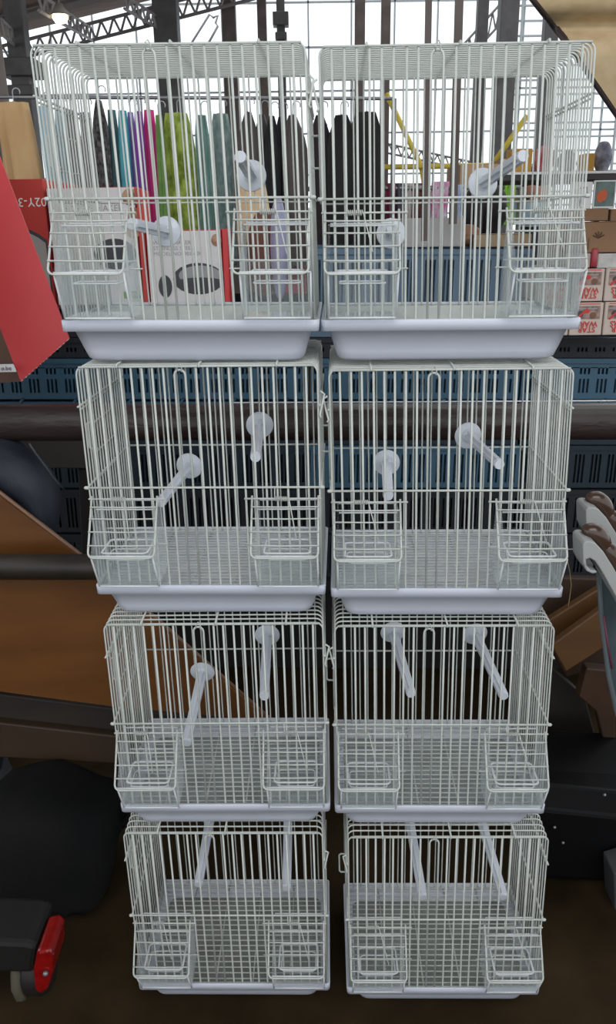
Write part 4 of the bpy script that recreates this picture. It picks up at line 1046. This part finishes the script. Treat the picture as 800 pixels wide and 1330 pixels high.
bj = [(0, .02, zc * .62), (0, .01, zc * .80), (0, 0, zc - .10), (0, .0, zc - .03), (0, 0, zc + .03),
      (.17, .01, zc - .12), (.22, .0, zc - .38), (.16, -.14, zc - .52), (-.17, .01, zc - .12), (-.22, .0, zc - .38), (-.16, -.14, zc - .52),
      (.09, .02, zc * .50), (.10, 0, zc * .27), (.10, .02, .07), (-.09, .02, zc * .50), (-.10, 0, zc * .27), (-.10, .02, .07)]
be = [(0, 1), (1, 2), (2, 3), (3, 4), (2, 5), (5, 6), (6, 7), (2, 8), (8, 9), (9, 10), (0, 11), (11, 12), (12, 13), (0, 14), (14, 15), (15, 16)]
br = [.13, .13, .11, .055, .05, .06, .045, .035, .06, .045, .035, .085, .06, .045, .085, .06, .045]
skin('body', bj, be, br, mat('dark_jacket_cloth', (0.02, 0.022, 0.03), .8), t)
ho = link('head', head_mesh(1.0).mesh('head', M_SKIN, True), t, (0, -.02, zc), (.05, 0, -.1), subd=1)
hr = []
for z, r in ((.150, .081), (.165, .082), (.19, .077), (.212, .062), (.230, .040), (.238, .012)):
    hr.append([Vector((r * math.cos(2 * PI * j / 20), r * 1.24 * math.sin(2 * PI * j / 20) + .012 + (.0 if z > .16 else .012), z + .008 * math.sin(j * 2.3))) for j in range(20)])
link('hair', MB().loft(hr).mesh('hair', M_HAIR, True), ho, subd=1)
mk = []
for z, r in ((.008, .048), (.03, .062), (.06, .070), (.085, .073), (.104, .075)):
    mk.append([Vector((r * math.cos(a), -r * 1.25 * math.sin(a) - (.012 if .03 < z < .1 else .002) * math.sin(a) ** 4, z)) for a in [PI * q_ / 12 for q_ in range(13)]])
mb = MB(); vs = [v for r in mk for v in r] + [v + Vector((0, .006, 0)) for r in mk for v in r]; fs = []; n_ = 13; NN = 5 * n_
for i in range(4):
    for k in range(12):
        a = i * n_ + k; fs.append((a, a + 1, a + n_ + 1, a + n_)); fs.append((a + NN, a + n_ + NN, a + n_ + 1 + NN, a + 1 + NN))
link('face_mask', mb.add(vs, fs).mesh('mask', mat('pale_blue_mask', (0.42, 0.56, 0.62), 0.7), True), ho)
for s_ in (-1, 1):
    link('eye', MB().lathe([(.002, -.006), (.007, -.004), (.010, 0), (.007, .004)], 10, (s_ * .03, -.078, .122), 'y').mesh('eye', M_INK, True), ho)
    link('ear', MB().lathe([(.004, -.006), (.012, -.004), (.016, 0), (.012, .004)], 10, (s_ * .076, .01, .115), 'x').mesh('ear', M_SKIN, True), ho)
    hb = Vector((s_ * .16, -.14, zc - .52))
    hj = [hb, hb + Vector((0, -.04, -.03)), hb + Vector((0, -.08, -.05))]; hed = [(0, 1), (1, 2)]; hrad = [.024, (.034, .016), (.03, .013)]
    for f_ in range(4):
        k0 = len(hj); xo = (f_ - 1.5) * .019; ln_ = (.030, .036, .034, .026)[f_]
        hj += [hb + Vector((xo, -.09, -.055)), hb + Vector((xo, -.09 - ln_, -.07)), hb + Vector((xo, -.09 - ln_ * 1.6, -.095))]; hed += [(2, k0), (k0, k0 + 1), (k0 + 1, k0 + 2)]; hrad += [.010, .009, .008]
    k0 = len(hj); hj += [hb + Vector((-s_ * .035, -.06, -.05)), hb + Vector((-s_ * .045, -.09, -.07))]; hed += [(1, k0), (k0, k0 + 1)]; hrad += [.011, .009]
    skin('hand', hj, hed, hrad, M_SKIN, t, 1)
    link('shoe', MB().loft([rrect(-.045, .045, -.17, .08, z, .03, 3) for z in (.002, .03)] + [rrect(-.035, .035, -.10, .07, .08, .03, 3)]).mesh('shoe', M_INK, True), t, (s_ * .10, 0, 0))

# seated person at the left edge: only one dark trouser leg reaches into the frame
YL = 1.46
hip = P(-95, 545, YL + .16)
t = thing('person', (hip.x, hip.y, 0), 'person at the left edge, only a bent leg in dark navy trousers showing', 'person')
def J(px, py, Y): return P(px, py, Y) - Vector((hip.x, hip.y, 0))
jj = [J(-95, 545, YL + .16), J(-40, 585, YL + .06), J(40, 625, YL), J(58, 650, YL - .0), J(35, 720, YL + .01), J(0, 900, YL + .04), J(-20, 1010, YL + .10),
      J(-150, 560, YL + .16), J(-160, 700, YL + .0), J(-160, 900, YL + .04), J(-150, 1010, YL + .1)]
ee = [(0, 1), (1, 2), (2, 3), (3, 4), (4, 5), (5, 6), (0, 7), (7, 8), (8, 9), (9, 10)]
rr2 = [.082, .074, .052, .040, .042, .036, .034, .08, .06, .05, .04]
M_JEAN = mat('dark_navy_denim', (0.010, 0.014, 0.022), 0.62, c2=(0.022, 0.028, 0.042), scale=16, bump=1.0, detail=7, stretch=(1, 1, .5))
skin('trousers', jj, ee, rr2, M_JEAN, t)
sm_ = MB().tube([J(38, 576, YL - .045), J(46, 588, YL - .042), J(60, 607, YL - .04), J(74, 626, YL - .03), J(84, 637, YL - .01)], .0016, 6)
link('trouser_seam', sm_.mesh('seam', mat('lighter_denim_seam', (0.05, 0.06, 0.075), .6), True), t)
hz = hip.z
tj = [Vector((-.06, 0, hz + .02)), Vector((-.10, .0, hz + .25)), Vector((-.12, 0, hz + .48)), Vector((-.12, -.01, hz + .58)), Vector((.04, -.02, hz + .43)), Vector((.10, -.08, hz + .20)), J(-10, 512, YL + .06),
      Vector((-.28, -.02, hz + .43)), Vector((-.34, -.08, hz + .2)), Vector((-.26, -.2, hz + .05))]
te = [(0, 1), (1, 2), (2, 3), (2, 4), (4, 5), (5, 6), (2, 7), (7, 8), (8, 9)]
skin('jacket', tj, te, [.12, .13, .11, .05, .06, .046, .034, .06, .045, .035], mat('slate_grey_jacket', (0.05, 0.055, 0.065), .7, c2=(0.12, 0.13, 0.15), scale=12, bump=.5), t)
ho = link('head', head_mesh().mesh('head', M_SKIN, True), t, (-.12, -.02, hz + .62), (0, 0, .6), subd=1)
hr = []
for z, r in ((.12, .081), (.165, .084), (.19, .079), (.212, .064), (.230, .042), (.238, .012)):
    hr.append([Vector((r * math.cos(2 * PI * j / 20), r * 1.22 * math.sin(2 * PI * j / 20) + .016, z)) for j in range(20)])
link('hair', MB().loft(hr).mesh('hair', M_HAIR, True), ho, subd=1)
for hb in (J(-10, 512, YL + .06), Vector((-.26, -.2, hz + .05))):
    hj = [hb, hb + Vector((.03, -.01, -.012)), hb + Vector((.06, -.01, -.02))]; hed = [(0, 1), (1, 2)]; hrad = [.022, (.028, .014), (.026, .012)]
    for f_ in range(4):
        k0 = len(hj); yo = (f_ - 1.5) * .017
        hj += [hb + Vector((.072, yo - .01, -.024)), hb + Vector((.10, yo - .01, -.036)), hb + Vector((.108, yo - .01, -.056))]; hed += [(2, k0), (k0, k0 + 1), (k0 + 1, k0 + 2)]; hrad += [.009, .008, .007]
    k0 = len(hj); hj += [hb + Vector((.045, -.045, -.02)), hb + Vector((.075, -.05, -.035))]; hed += [(1, k0), (k0, k0 + 1)]; hrad += [.010, .008]
    o = skin('hand', hj, hed, hrad, M_SKIN, t, 1)
    if hb.x > -.2: o.location = (-.16, .02, 0)
for jx in (6, 10):
    p = jj[jx]
    link('shoe', MB().loft([rrect(-.045, .045, -.17, .08, z, .03, 3) for z in (.03, .06)] + [rrect(-.035, .035, -.10, .07, .12, .03, 3)]).mesh('shoe', M_INK, True), t, (p.x, p.y, max(-.02, p.z - .16)))
